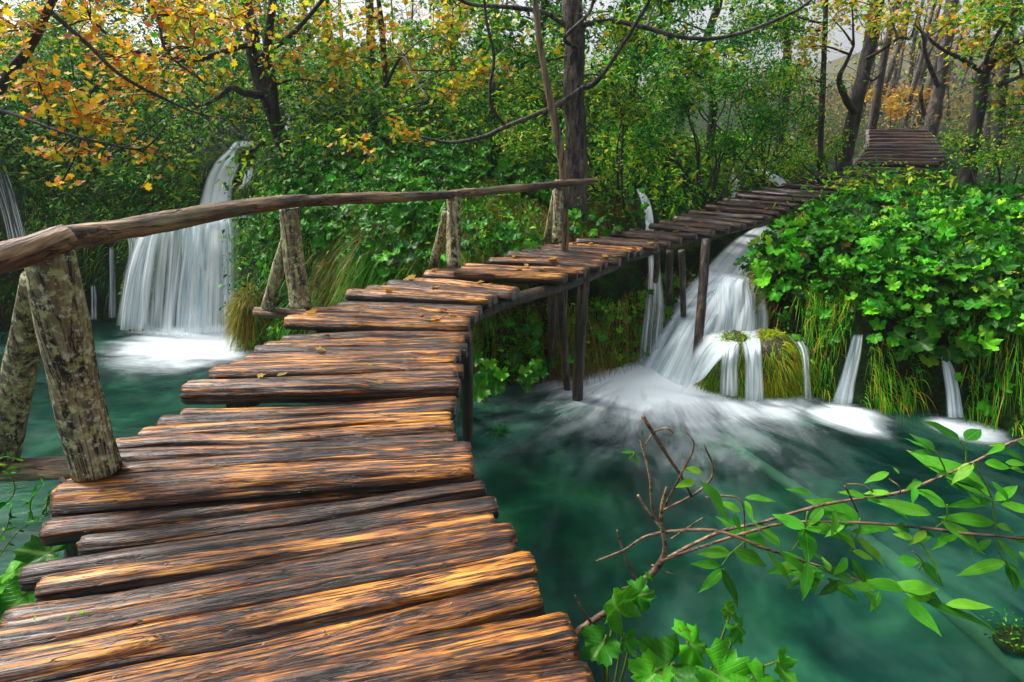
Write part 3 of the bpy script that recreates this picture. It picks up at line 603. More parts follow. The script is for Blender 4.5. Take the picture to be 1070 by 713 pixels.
# edge beams under the log ends, piles down into the water
def poly_beam(idx, side, inset, dz, rad):
    mb = MB(); pts = []
    for i in idx:
        L, Rr, r, k = logs[i]; ax = (Rr - L) / np.linalg.norm(Rr - L); p = (L + ax * inset) if side == 0 else (Rr - ax * inset); pts.append(p + (0, 0, -r * 1.5 - dz))
    pts.sort(key=lambda q: q[1]); tube(mb, pts, [rad] * len(pts), 10, 3, .15)
    mb.build('edge_beam', ['pile_wood'], deck)
n0, n1 = len(NEAR), len(NEAR) + sum(t[5] for t in TIERS); nl = len(logs)
poly_beam([0, 4, 8, 12], 0, .30, .05, .07); poly_beam([0, 4, 8, 12], 1, .28, .05, .07)
poly_beam([n0 - 2, n0, n0 + 6], 0, .3, .04, .06); poly_beam([n0 - 1, n0, n0 + 6, n0 + 8], 1, .13, .06, .06)
poly_beam(list(range(n0 + 7, n1, 4)), 0, .25, .04, .06); poly_beam(list(range(n0 + 7, n1, 4)), 1, .16, .06, .06)
poly_beam(list(range(n1 - 2, nl - 11, 5)), 0, .25, .03, .05); poly_beam(list(range(n1 - 2, nl - 11, 5)), 1, .2, .05, .05)
poly_beam(list(range(nl - 11, nl, 5)), 0, .3, .03, .05); poly_beam(list(range(nl - 11, nl, 5)), 1, .3, .03, .05)
def pile(top, bot, r0, r1):
    mb = MB(); b = np.array(bot, float); t = np.array(top, float); mid = (t + b) / 2 + np.array((random.uniform(-.02, .02), 0, 0)); tube(mb, [t, mid, b], [r0, (r0 + r1) / 2, r1], 12, 10, .22, 5)
    mb.build('support_post', ['pile_wood'], deck)
pile(Q(611, 280, 5.95), Q(603, 420, 6.0), .060, .062)
pile(Q(583, 284, 5.9), Q(593, 412, 6.3), .048, .042); pile(Q(577, 290, 6.5), Q(575, 398, 6.6), .062, .055)
pile(Q(487, 345, 4.05), Q(488, 530, 4.05), .045, .045); pile(Q(484, 340, 4.7), Q(484, 425, 5.6), .045, .045)
pile(Q(738, 250, 7.05), Q(727, 388, 6.5), .055, .060); pile(Q(712, 262, 7.0), Q(714, 330, 7.3), .04, .04); pile(Q(700, 262, 7.5), Q(701, 330, 7.6), .05, .045)
pile(Q(686, 262, 7.3), Q(684, 300, 7.6), .04, .04); pile(Q(80, 500, 2.3), Q(88, 640, 2.6), .07, .08); pile(P(440, 520, -.15), P(440, 520, -.15) + (0, .1, -1.5), .06, .06)
# ------------------------------------------------------------------ railing
rail = empty('handrail', P(98, 488, .05), 'rustic handrail of rough poles on lichen spotted posts along the boardwalk', 'railing')
def post(name, pts, rad, mat='post_wood', segs=24, bump=.16, sub=12, bs=4):
    mb = MB(); tube(mb, pts, rad, segs, sub, bump, bs); return mb.build(name, [mat], rail)
post('post', [Q(52, 262, 2.12), Q(66, 340, 2.15), Q(83, 420, 2.18), Q(103, 492, 2.18)], [.076, .088, .088, .090])
post('brace', [Q(38, 290, 2.3), Q(22, 380, 2.4), Q(2, 484, 2.45)], [.050, .062, .066])
post('post', [Q(302, 217, 4.45), Q(307, 270, 4.45), Q(315, 322, 4.4)], [.072, .078, .082])
post('brace', [Q(300, 248, 4.55), Q(290, 285, 4.65), Q(280, 322, 4.7)], [.045, .052, .058])
post('post', [Q(474, 200, 5.6), Q(474, 280, 5.5)], [.068, .072])
post('brace', [Q(467, 222, 5.65), Q(453, 278, 5.8)], [.045, .05])
post('post', [Q(584, 188, 6.5), Q(582, 254, 6.4)], [.052, .058])
post('brace', [Q(580, 200, 6.55), Q(571, 250, 6.7)], [.03, .035])
def raillog(pts, rad, nm='rail_pole'):
    pts = [np.array(p, float) for p in pts]; mb = MB(); tube(mb, pts, [q * .88 for q in rad], 24, 14, .24, 4.5)
    o = mb.build(nm, ['rail_wood'], rail)
    # let the grain follow the pole: rotate mesh data into a frame whose x runs along it
    d = pts[-1] - pts[0]; ang = math.atan2(d[1], d[0]); pit = math.atan2(d[2], math.hypot(d[0], d[1])); M = Matrix.Rotation(ang, 4, 'Z') @ Matrix.Rotation(-pit, 4, 'Y'); c = Vector(pts[0] - BASE[rail.name])
    o.data.transform((Matrix.Translation(c) @ M).inverted()); o.location = c; o.rotation_euler = M.to_euler(); return o
raillog([Q(-90, 318, 1.55), Q(-20, 278, 1.8), Q(30, 261, 1.98), Q(70, 247, 2.12)], [.048, .054, .055, .050])
raillog([Q(52, 251, 2.08), Q(120, 241, 2.5), Q(190, 228, 3.0), Q(260, 216, 3.7), Q(318, 209, 4.45)], [.051, .054, .057, .056, .050])
raillog([Q(296, 212, 4.3), Q(360, 208, 4.8), Q(420, 206, 5.2), Q(480, 203, 5.6)], [.045, .052, .052, .042])
raillog([Q(464, 204, 5.5), Q(530, 198, 6.0), Q(590, 192, 6.5), Q(624, 188.5, 6.8)], [.046, .048, .042, .030])
raillog([Q(-60, 494, 2.55), Q(20, 491, 2.45), Q(90, 489, 2.32)], [.06, .065, .06], 'cross_bearer')
raillog([Q(268, 326, 4.85), Q(318, 329, 4.6), Q(340, 331, 4.4)], [.05, .055, .05], 'cross_bearer')
# ------------------------------------------------------------------ mossy rock in the fall
def blob(c, rx, ry, rz, seed, n=40, noise=.25):
    u = np.linspace(0, 2 * np.pi, n, endpoint=False); v = np.linspace(.02, np.pi - .02, n // 2); U, Vv = np.meshgrid(u, v)
    d = np.stack([np.cos(U) * np.sin(Vv), np.sin(U) * np.sin(Vv), np.cos(Vv)], -1)
    r = 1 + noise * 2 * (fbm(d[..., 0] * 1.5 + seed, d[..., 1] * 1.5, d[..., 2] * 1.5, 4) - .5)
    Vt = np.array(c) + d * r[..., None] * (rx, ry, rz); m = n // 2
    i = np.arange(m - 1)[:, None] * n; j = np.arange(n)[None]; j2 = (j + 1) % n
    return Vt.reshape(-1, 3), np.stack([i + j, i + n + j, i + n + j2, i + j2], -1).reshape(-1, 4), d.reshape(-1, 3)
rc = np.array((3.0, 6.50, -1.25)); rock = empty('mossy_rock', (rc[0], rc[1], WZ), 'rounded rock thickly covered in green and tan hanging moss below the cascade', 'rock')
LOBES = [((-.30, -.02, .02), (.34, .36, .50)), ((.10, .0, .0), (.38, .36, .52)), ((.42, .04, -.08), (.28, .34, .46)), ((-.02, -.20, -.25), (.5, .22, .3))]
mbr = MB()
for q, (o_, r_) in enumerate(LOBES):
    V, Fq, _ = blob(rc + o_, *r_, 3 + q, 50, .35); mbr.add(V, Fq)
mbr.build('rock_body', ['wet_rock'], rock)
def hanging(mbx, c, rx, ry, rz, n, cols, ln=.16, zmin=-.2):
    d = rnd_unit(n * 3); d = d[(d[:, 2] > zmin) & (d[:, 1] < .6)][:n]; g = fbm(d[:, 0] * 3 + c[0] * 7, d[:, 1] * 3, d[:, 2] * 3, 3); k = RNG.random(len(d)) < np.clip((g - .30) * 6, .35, 1); d = d[k]; g = g[k]
    p = np.array(c) + d * (rx, ry, rz) * (.92 + .16 * g[:, None])
    out = d * (1, 1, .9) + RNG.normal(0, .4, d.shape) + (0, -.3, .0)
    grass(mbx, p, out, RNG.uniform(.35, 1.5, len(p)) * ln, RNG.uniform(.0025, .0055, len(p)), palette(cols, len(p), .35), droop=RNG.uniform(.6, 1.3, len(p)))
MOSS = [(.12, .40, .006, 4), (.26, .46, .010, 4), (.44, .38, .02, 3), (.03, .16, .004, 3), (.36, .18, .02, 1.2)]
mb = MB()
for q, (o_, r_) in enumerate(LOBES):
    hanging(mb, rc + o_, *(np.array(r_) * 1.0), 5200, MOSS if q != 1 else [(.34, .52, .01, 4), (.52, .46, .02, 4), (.12, .38, .01, 2), (.4, .24, .03, 1)], .17, -.35)
mb.build('moss_cover', ['grass_blade'], rock)
# stump with a straw coloured tussock beside the left fall
tb = P(268, 362, WZ); st = empty('mossy_stump', tb, 'stump capped by an orange and green grass tussock at the edge of the wide veil', 'stump')
mb = MB(); tube(mb, [tb + (0, 0, -.2), tb + (.02, .05, .35), tb + (0, .05, .62)], [.17, .15, .12], 14, 6, .2); mb.build('stump_body', ['bark_dark'], st)
mb = MB(); hanging(mb, tb + (0, .05, .45), .20, .18, .42, 2600, [(.42, .20, .02, 4), (.20, .26, .02, 4), (.08, .25, .015, 4), (.5, .3, .04, 2)], .24, -.8); mb.build('tussock', ['grass_blade'], st)
# nails on the near logs
for (nx, ny, nz) in ((90, 596, 0), (172, 590, 0), (130, 652, 0), (275, 672, 0), (97, 697, 0), (122, 698, 0), (420, 575, 0), (455, 592, 0), (468, 615, 0), (338, 668, 0), (520, 553, 0)):
    c = P(nx, ny, .012); 
    j = min(range(len(NEAR)), key=lambda q: float(np.linalg.norm(np.cross((logs[q][1] - logs[q][0])[:2], (c - logs[q][0])[:2])) / np.linalg.norm(logs[q][1] - logs[q][0]))); lg = LOGOBJ[j]
    L, Rr, rad, _ = logs[j]; ax = (Rr - L) / np.linalg.norm(Rr - L); c = L + ax * float(np.dot(c - L, ax)) + np.array((0, 0, .004)); mb = MB(); V, Fq, _ = blob(c, .0055, .0055, .004, 1, 10, .05); mb.add(V, Fq)
    o = mb.build('nail', ['nail_steel']); o.parent = lg; o.matrix_parent_inverse = (Matrix.Translation(Vector(BASE[deck.name])) @ Matrix.LocRotScale(lg.location, lg.rotation_euler, None)).inverted()
for (mx, my, md, mr, lab) in ((262, 206, 9.0, .20, 'small mossy knob between the upper stream and its thin side rivulet'), (256, 162, 9.55, .11, 'little mossy stone on the lip where the wide veil begins'), (232, 226, 8.85, .13, 'mossy stone parting the water at the head of the veil'), (160, 262, 8.75, .22, 'mossy lump showing through the thin strands of the veil')):
    d = ground_hit(mx, my, md - 1.2, md + 2.5); d = md if d is None else min(d - .02, md + .6); c = Q(mx, my, d); o = empty('mossy_stone', c - (0, 0, mr), lab, 'rock')
    V, Fq, _ = blob(c, mr, mr * .9, mr * 1.1, mx, 26, .35); mesh_np('stone_body', V, [Fq], ['wet_rock'], o); mb = MB(); hanging(mb, c, mr, mr * .9, mr * 1.1, 2200, MOSS + DKGREEN, .07, -.6); mb.build('moss_cover', ['grass_blade'], o)
# ------------------------------------------------------------------ ground plants (masses)
def scatter(n, xr, yr, dens=None, tmin=.02):
    x = RNG.uniform(*xr, n); y = RNG.uniform(*yr, n); t = y - np.interp(x, SX, SY)
    k = t > tmin
    if dens is not None: k &= RNG.random(n) < dens(x, y, t)
    x, y = x[k], y[k]; z = hgt(x, y)
    px, py = proj(np.stack([x, y, z], -1)); k = (px > -260) & (px < 1330) & (py > -200) & (z > WZ + .02)
    return x[k], y[k], z[k]
def deck_far(x, y):
    m = np.full(x.shape, 99.0)
    for i in range(len(NEAR), len(logs)): m = np.minimum(m, np.hypot(x - deck_c[i, 0], y - deck_c[i, 1]) - deck_hw[i])
    return m
def face_pos(x, y, z, up):
    return np.stack([x, y, z + up], -1)
def falls_clear(x, y):
    k = np.ones(x.shape, bool)
    for (cx, cy, r) in ((-4.85, 8.75, .55), *FALLPTS, (3.6, 8.7, .55), (4.0, 9.3, .45), (3.1, 8.1, .55), (2.6, 7.6, .5)):
        k &= np.hypot(x - cx, y - cy) > r
    return k
def cover(name, n, xr, yr, dens, cols, size, tm, up=(.0, .2), tilt=.6, mat='leaf', smin=.0, mask=None, hang=0.0, gap=.12):
    x, y, z = scatter(n, xr, yr, dens); k = ((deck_far(x, y) > gap) | (z < -.5)) & falls_clear(x, y)
    x, y, z = x[k], y[k], z[k]; n = len(x); nr = tnorm(x, y)
    mb = MB(); tms = tm if isinstance(tm, (list, tuple)) else [tm]; pick = RNG.integers(0, len(tms), n)
    u = RNG.uniform(*up, n); pos = face_pos(x, y, z, 0) + nr * u[:, None] + (0, 0, 1) * u[:, None] * .5
    nn = nr * .6 + np.array((0, -.25, .7)) + RNG.normal(0, tilt, (n, 3)); dr = np.array((0, -.7, -.35 - hang)) + RNG.normal(0, .8, (n, 3))
    sz = RNG.uniform(.45, 1.4, n) * size
    pn = fbm(x * 1.6, y * 1.6, z * 1.6, 3)[:, None]; cc = palette(cols, n)
    for i, t in enumerate(tms):
        q = pick == i; leaves(mb, t, pos[q], nn[q], dr[q], sz[q], cc[q])
    o = mb.build(name, [mat]); put(o, kind='stuff'); return o
patch = lambda s, th, seed: (lambda x, y, t: (fbm(x * s + seed, y * s, seed * 1.0, 3) > th).astype(float))
NB = 'undergrowth'
def cov(name, lab, *a, **k): o = cover(name, *a, **k); put(o, lab, 'undergrowth'); return o
cov('undergrowth', 'low green leaves covering the bank behind the handrail', 85000, (-9.5, 5.0), (6.2, 14), lambda x, y, t: np.clip(1.25 - .1 * (y - 6), .2, 1) * (.35 + .65 * (fbm(x * 1.2, y * 1.2, 2.0, 3) > .47)), GREEN, .075, ['ovate', 'ovate', 'simple'], up=(.0, .26))
cov('undergrowth', 'tall weeds and seedlings carpeting the upper slope under the trees', 60000, (-15, 7.0), (9.0, 17), lambda x, y, t: (t > 1.0) * 1.0, GREEN + YGREEN[:2], .12, ['ovate', 'ovate', 'simple'], up=(.0, .5))
cov('undergrowth', 'small dark leaves clinging to the steep shaded face under the boardwalk and far pool edge', 26000, (-9.5, 3.2), (6.2, 10), lambda x, y, t: np.exp(-t * 1.6), DKGREEN, .045, ['ovate', 'simple'], up=(0, .08), hang=.8)
cov('undergrowth', 'fine leafy weeds covering the ground beside and beyond the steps', 26000, (3.4, 13), (6.0, 17), lambda x, y, t: np.clip(1.5 - .09 * y, .2, 1), GREEN, .06, ['ovate', 'simple'], up=(.0, .2), gap=.45)
cov('broad_leaf_mass', 'large broad leaves spilling over the bank between the boardwalk and the pool', 12500, (3.3, 8.5), (5.4, 9.6), lambda x, y, t: (t > .2 + .3 * fbm(x * 2.5, 0 * x, 6.0, 2)) * (.25 + .75 * (fbm(x * 2.6, y * 2.6, 12.0, 2) > .42)) * np.clip(1.2 - .1 * t, .2, 1.), BRIGHT, .150, ['broad0', 'broad1', 'broad2'], up=(.03, .30), tilt=.62, mat='leaf_broad', hang=.4, gap=.50)
cov('broad_leaf_mass', 'scattered broad dark leaves low on the bank behind the handrail', 2600, (-3.6, 3.2), (6.4, 9.5), patch(.9, .53, 4), DKGREEN + GREEN[:2], .13, ['broad0', 'broad1', 'broad2'], up=(.08, .28), tilt=.45, mat='leaf_broad', hang=.4)
def grass_mass(name, lab, n, xr, yr, dens, cols, ln, droop=.75, wd=(.003, .006), fwd=.9):
    x, y, z = scatter(n, xr, yr, dens, -.02); k = ((deck_far(x, y) > .03) | (z < -.45)) & falls_clear(x, y); x, y, z = x[k], y[k], z[k]; n = len(x)
    nr = tnorm(x, y); cw = np.stack([fbm(x * 2.4, y * 2.4, 31.0, 2) - .5, fbm(x * 2.4, y * 2.4, 47.0, 2) - .5, fbm(x * 2.4, y * 2.4, 61.0, 2) - .5], -1) * 2.6
    d = nr * .8 + np.array((0, -fwd * .5, .55)) + RNG.normal(0, .30, (n, 3)) + cw
    mb = MB(); pn = (fbm(x * 2.2, y * 2.2, 8.0, 3) > .5)
    grass(mb, np.stack([x, y, z], -1), d, RNG.uniform(.5, 1.4, n) * ln, RNG.uniform(*wd, n), palette(cols, n), droop=RNG.uniform(.7, 1.3, n) * droop)
    o = mb.build(name, ['grass_blade']); put(o, lab, 'grass', kind='stuff'); return o
def band(cx, w): return lambda x, y, t: np.exp(-((x - cx) / w) ** 2)
grass_mass('grass', 'lush long green grass hanging over the bank just behind the handrail', 42000, (-3.8, .2), (6.6, 9.6), lambda x, y, t: np.exp(-((x + 1.7) / 1.3) ** 2) * (t < 2.2) * (.35 + (fbm(x * 2, y * 2, 1.0, 2) > .45)), GRASS + GRASS[2:3], .46, droop=1.0, wd=(.004, .008))
grass_mass('grass', 'tan and brown dead grass drooping between the middle handrail posts', 52000, (-2.6, 3.4), (6.5, 9.5), lambda x, y, t: (fbm(x * 1.7 + 4, y * 1.7, 3.0, 2) > .49) * 1.0 * (t < 2.4), BROWNGRASS, .50, droop=1.2)
grass_mass('grass', 'sedge and moss draped down the bank to the water beyond the mossy rock', 60000, (3.3, 8.0), (4.4, 7.8), lambda x, y, t: (t < 1.0) * (.3 + .7 * (t < .6)) * (fbm(x * 3.2, y * 3.2, 4.0, 2) > .47), MOSS + GRASS, .27, droop=1.1, wd=(.003, .006))
cov('undergrowth', 'small mixed leaves growing through the sedge on the low bank beyond the mossy rock', 14000, (3.2, 8.0), (4.2, 7.6), lambda x, y, t: (t < 1.5) * (fbm(x * 2.0, y * 2.0, 14.0, 2) > .44), DKGREEN + GREEN + [(.3, .12, .03, 1)], .055, ['ovate', 'simple'], up=(0, .14), hang=.8)
cov('broad_leaf_mass', 'dull broad leaves trailing down through the sedge towards the water', 900, (3.3, 8.0), (4.6, 7.4), lambda x, y, t: (t < .8) * (fbm(x * 2.0, y * 2.0, 24.0, 2) > .46), DKGREEN + BRIGHT[:3], .12, ['broad0', 'broad1', 'broad2'], up=(.06, .2), tilt=.6, mat='leaf_broad', hang=.8)
grass_mass('grass', 'short grass and moss around the far pool and its falls', 26000, (-9, -2.8), (7.2, 11.5), lambda x, y, t: (t < 2.2) * 1.0, MOSS + GRASS + DKGREEN, .22, droop=1.1)
grass_mass('grass', 'moss hanging on the dark rock face beneath the boardwalk', 36000, (-1.6, 3.0), (6.2, 8.2), lambda x, y, t: (t < .8) * 1.0, MOSS + BRIGHT[:2] + [(.5, .45, .05, 2)], .16, droop=1.1)  # moss palette lightened to make up for the missing light under the deck
cov('undergrowth', 'little bright leaves dotted over the mossy face in the shade of the boardwalk', 7000, (-1.6, 3.0), (6.2, 8.2), lambda x, y, t: (t < .9) * (fbm(x * 2, y * 2, 19.0, 2) > .42), [(.14, .56, .012, 3), (.07, .40, .01, 3), (.3, .6, .02, 1)], .07, ['ovate', 'broad0'], up=(0, .1), hang=.8)  # leaves added in lightened greens to brighten the unlit face under the deck
exec_vegetation = True
# ------------------------------------------------------------------ trees
def limb_to(mb, a, b, r0, r1, wig=.12, segs=7, mi=0):
    a = np.array(a, float); b = np.array(b, float); L = np.linalg.norm(b - a); n = max(3, int(L / .45) + 2); t = np.linspace(0, 1, n)[:, None]
    p = a + (b - a) * t + RNG.normal(0, wig * L / n, (n, 3)) * np.sin(t * np.pi); p[:, 2] += np.sin(t[:, 0] * np.pi) * L * .06
    return tube(mb, p, np.linspace(r0, r1, n), segs, 3, .1, 5, mi)
def twigs(mb, c, rad, n, r0=.006, mi=0):
    tips = []
    for _ in range(n):
        d = rnd_unit(1)[0]; e = np.array(c) + d * np.array(rad) * RNG.uniform(.5, 1.0); tips.append(limb_to(mb, np.array(c) + d * np.array(rad) * .05, e, r0, r0 * .3, .3, 4, mi))
    return np.vstack(tips) if tips else np.array([c])
def crown_cloud(mb, cl, cols, size, tm, twig_mi=1, leaf_mi=0, drop=.25):
    """cl: list of (centre, radius3, n leaves, n twigs)"""
    for c, rad, n, nt in cl:
        tp = twigs(mb, c, rad, nt, mi=twig_mi); k = RNG.integers(0, len(tp), n)
        p = tp[k] + RNG.normal(0, 1, (n, 3)) * np.array(rad) * .16
        nn = np.array((0, -.35, .8)) + RNG.normal(0, .55, (n, 3)); dr = RNG.normal(0, 1, (n, 3)) + (0, -.2, -drop)
        cc = palette(cols, n); pick = RNG.integers(0, len(tm), n)
        for i, t in enumerate(tm):
            q = pick == i; leaves(mb, t, p[q], nn[q], dr[q], RNG.uniform(.6, 1.3, q.sum()) * size, cc[q], leaf_mi)
def nearest(path, c):
    d = np.linalg.norm(path - c, axis=1) + np.maximum(0, path[:, 2] - c[2]) * .8; return path[int(np.argmin(d))]
def tree(name, label, trunk_px, d, rad_px, bark, clusters=(), cols=GREEN, size=.06, tm=('ovate',), limbs=(), group=None, leafmat='leaf', cat='tree', segs=16, extra_d=None, up=True, lr=.35, tdens=1.0, branch_r=.022):
    """trunk_px photo pixels base to top; clusters (px,py,d,rpx,rpy,n) """
    ds = [d] * len(trunk_px) if not isinstance(d, (list, tuple)) else d
    pts = [Q(x, y, q) for (x, y), q in zip(trunk_px, ds)]
    base = pts[0].copy(); g = float(hgt(base[0:1], base[1:2])[0])
    if base[2] > g: pts = [np.array((base[0], base[1], g - .05))] + pts; rad_px = [rad_px[0] * 1.15] + list(rad_px)
    base[2] = min(base[2], g); o = empty(name, base, label, cat, group)
    rads = [r * (.80 if base[1] > 10 else .92) / 594.0 * p[1] for r, p in zip(rad_px, pts)]
    # carry the trunk on above the frame
    if up:
        v = pts[-1] - pts[-2]; v = v / np.linalg.norm(v); pts += [pts[-1] + v * 1.5, pts[-1] + v * 3.2]; rads += [rads[-1] * .8, rads[-1] * .35]
    mb = MB(); path = tube(mb, pts, rads, segs + 6, 16, .26, 6)
    mb.build('trunk', [bark], o)
    lpaths = []
    for L in limbs:
        lp = [Q(*p[:3]) for p in L['p']]; m2 = MB(); rr = [r * .78 / 594.0 * L['p'][0][2] for r in L['r']]
        pp = tube(m2, lp, rr, 8, 8, .15, 6); 
        for _ in range(L.get('tw', 4)):
            s0 = pp[RNG.integers(len(pp) // 3, len(pp))]; limb_to(m2, s0, s0 + rnd_unit(1)[0] * RNG.uniform(.2, .6) * (1, .6, 1), .006, .002, .3, 4)
        m2.build('limb', [L.get('m', bark)], o); lpaths.append(pp)
    allp = np.vstack([path] + lpaths)
    if clusters:
        mb = MB(); cl = []
        for (px, py, cd, rx, ry, n) in clusters:
            c = Q(px, py, cd); r = np.array((rx, (rx + ry) * .5, ry)) / 594.0 * cd
            s0 = nearest(allp, c); limb_to(mb, s0, c, min(branch_r, .05), .008, .15, 6, 1); cl.append((c, r, int(n * tdens), max(3, int(7 * (rx + ry) / 80))))
        crown_cloud(mb, cl, cols, size, tm); mb.build('crown', [leafmat, bark], o)
    return o
# bumpy grey tree behind the rail end
tree('broadleaf_tree', 'tall knobbly grey trunk rising just behind the tip of the handrail', [(600, 196), (602, 150), (599, 100), (601, 50), (598, 0), (600, -40)], 8.6, [14, 11.5, 11, 10.5, 10, 9], 'bark_grey',
     [(650, 30, 8.8, 60, 35, 520), (720, 60, 9.2, 60, 40, 600), (560, 60, 9.0, 55, 40, 420), (520, 20, 9.0, 60, 35, 420), (690, 0, 9.0, 80, 30, 500), (640, 85, 9.0, 40, 30, 260)], YGREEN + GREEN, .085, ('ovate', 'maple'),
     limbs=[{'p': [(596, 30, 8.55), (570, 14, 8.4), (535, 8, 8.2), (490, 4, 8.1), (470, -10, 8.0)], 'r': [3.5, 2.8, 2.4, 2, 1.6]},
            {'p': [(604, 28, 8.55), (635, 22, 8.4), (670, 28, 8.2), (720, 40, 8.1), (770, 36, 8.0), (830, 12, 8.0), (860, -10, 8)], 'r': [3.2, 2.6, 2.4, 2.2, 2, 1.8, 1.2]},
            {'p': [(604, 92, 8.5), (620, 88, 8.3), (634, 72, 8.2), (655, 40, 8.1), (682, -5, 8.0)], 'r': [4, 3.4, 2.6, 2.3, 1.8], 'm': 'bark_dark'},
            {'p': [(612, 90, 8.4), (585, 108, 8.2), (560, 120, 8.0), (530, 132, 7.8), (505, 143, 7.7), (470, 149, 7.6), (440, 143, 7.5)], 'r': [3, 3, 2.6, 2.6, 2.2, 1.8, 1.0], 'tw': 9},
            {'p': [(528, 132, 7.8), (514, 112, 7.8), (512, 90, 7.8), (516, 60, 7.8), (508, 20, 7.8), (505, -15, 7.8)], 'r': [2.2, 2.2, 2, 2, 1.8, 1.4], 'm': 'bark_dark'},
            {'p': [(604, 50, 8.5), (590, 40, 8.3), (615, 14, 8.2), (622, -10, 8.1)], 'r': [2.4, 2.2, 2, 1.6]}])
tree('sapling', 'bare pale tan sapling leaning beside the last handrail post', [(590, 255), (588, 180), (582, 140), (573, 95), (564, 45), (559, -5)], 6.75, [4.6, 4.4, 4.2, 3.6, 3.2, 2.8], 'bark_tan', segs=10)
tree('broadleaf_tree', 'dark crooked tree with a forked trunk leaning over the wide veil of water', [(303, 178), (292, 140), (280, 105), (268, 70), (262, 30), (250, -20)], 10.2, [9, 8, 8.5, 9, 8, 7], 'bark_dark',
     [(210, 30, 10, 70, 40, 520), (330, 30, 10.2, 50, 45, 420), (150, 70, 9.8, 60, 45, 420), (350, 90, 10, 40, 40, 320), (230, 90, 10, 60, 40, 360), (190, 0, 9, 90, 30, 500), (290, 60, 9.6, 50, 40, 260)], YELLOW[:4] + YGREEN + GREEN, .085, ('ovate', 'maple'),
     limbs=[{'p': [(288, 130, 10.1), (285, 90, 10), (280, 50, 9.9), (284, 10, 9.8), (286, -20, 9.8)], 'r': [6, 5.5, 5, 4.5, 4]},
            {'p': [(276, 100, 10.1), (255, 97, 9.9), (242, 92, 9.8), (225, 104, 9.7), (205, 112, 9.6)], 'r': [5, 4.5, 3.2, 2.4, 1.4]},
            {'p': [(265, 45, 10.1), (240, 52, 9.6), (205, 62, 9.2), (170, 60, 8.8), (130, 50, 8.5), (100, 25, 8.3)], 'r': [4, 3.5, 3, 2.5, 2, 1.2]},
            {'p': [(270, 60, 10), (300, 40, 9.7), (320, 20, 9.5), (345, -10, 9.3)], 'r': [3.5, 3, 2.4, 2]},
            {'p': [(252, 160, 9.3), (264, 157, 9.4), (276, 148, 9.6)], 'r': [1.2, 2.2, 2.2], 'tw': 1}])
# yellow maple reaching in from the left
tree('maple_tree', 'slender maple with golden autumn leaves arching over the far pool', [(-60, 300), (-50, 200), (-20, 120), (30, 50), (55, 0)], [7.0, 7.0, 6.6, 6.2, 6.0], [8, 7, 6, 4.5, 3.5], 'bark_dark',
     [(85, 125, 5.9, 63, 36, 204), (60, 160, 5.8, 46, 25, 93), (150, 95, 6.2, 57, 40, 142), (40, 85, 6.0, 51, 40, 142), (150, 160, 6.0, 40, 28, 37), (120, 60, 6.3, 69, 40, 142), (200, 50, 6.6, 63, 46, 142), (95, 20, 6.2, 80, 40, 186), (180, 15, 6.6, 69, 34, 161), (240, 20, 7.0, 51, 34, 124), (65, 190, 5.8, 25, 11, 16), (20, 30, 6, 57, 46, 136)],
     YELLOW, .066, ('maple',), limbs=[{'p': [(50, 10, 6.0), (90, 45, 6.0), (125, 78, 6.0), (165, 100, 6.1), (205, 118, 6.2), (240, 125, 6.3)], 'r': [3, 2.6, 2.2, 1.8, 1.2, .7], 'tw': 8},
             {'p': [(-15, 110, 6.5), (30, 125, 6.2), (70, 140, 6.0), (110, 150, 5.9), (150, 155, 5.9), (175, 130, 6.0)], 'r': [2.4, 2, 1.8, 1.4, 1.1, .6], 'tw': 6},
             {'p': [(150, -10, 6.6), (165, 20, 6.5), (175, 55, 6.4), (215, 88, 6.4)], 'r': [2, 1.8, 1.5, 1], 'tw': 5}], leafmat='leaf_dry', branch_r=.010, up=True)
tree('maple_tree', 'small maple with yellow and orange leaves on the bank behind the handrail centre', [(405, 120), (402, 70), (398, 20), (392, -20)], 10.5, [4, 3.5, 3, 2.5], 'bark_dark',
     [(420, 60, 10.3, 55, 45, 300), (470, 30, 10.3, 50, 35, 300), (360, 60, 10.0, 45, 40, 260), (385, 20, 10.5, 55, 30, 260), (500, 75, 10, 45, 35, 260), (470, 100, 9.6, 40, 25, 120), (420, 140, 8.6, 40, 25, 70), (370, 150, 8.4, 40, 25, 60)],
     YELLOW + YGREEN, .085, ('maple',), leafmat='leaf_dry', branch_r=.012, limbs=[{'p': [(403, 90, 10.3), (420, 60, 9.9), (435, 85, 9.3), (448, 105, 8.8)], 'r': [2, 1.6, 1.2, .8]}])
tree('broadleaf_tree', 'slim straight dark trunk standing against the pale sky behind the maple leaves', [(390, 105), (388, 60), (386, 0)], 13, [5.5, 5, 4.8], 'bark_grey', segs=10)
# trees by the far planks
tree('broadleaf_tree', 'dark forked tree leaning beside the far planks where they begin to climb', [(880, 177), (888, 140), (898, 95), (908, 50), (917, 0), (922, -30)], 12.9, [9, 8.2, 7.6, 7, 6.5, 6], 'bark_dark',
     [(870, 20, 11.4, 45, 30, 330), (930, 20, 11.5, 40, 25, 260), (840, 50, 11.3, 40, 35, 330), (960, 10, 11.6, 40, 22, 200), (890, 0, 11, 50, 20, 250)], YGREEN + YELLOW[:2], .075, ('ovate', 'maple'),
     limbs=[{'p': [(893, 118, 11.5), (882, 100, 11.4), (877, 82, 11.3), (884, 66, 11.2), (892, 48, 11.1)], 'r': [4.5, 4, 3.2, 2.4, 1.6]}, {'p': [(905, 62, 11.5), (922, 52, 11.4), (940, 40, 11.3), (952, 42, 11.3)], 'r': [2.4, 2, 1.6, .8]},
            {'p': [(903, 75, 11.5), (912, 84, 11.4), (925, 72, 11.3)], 'r': [2, 1.6, .9]}])
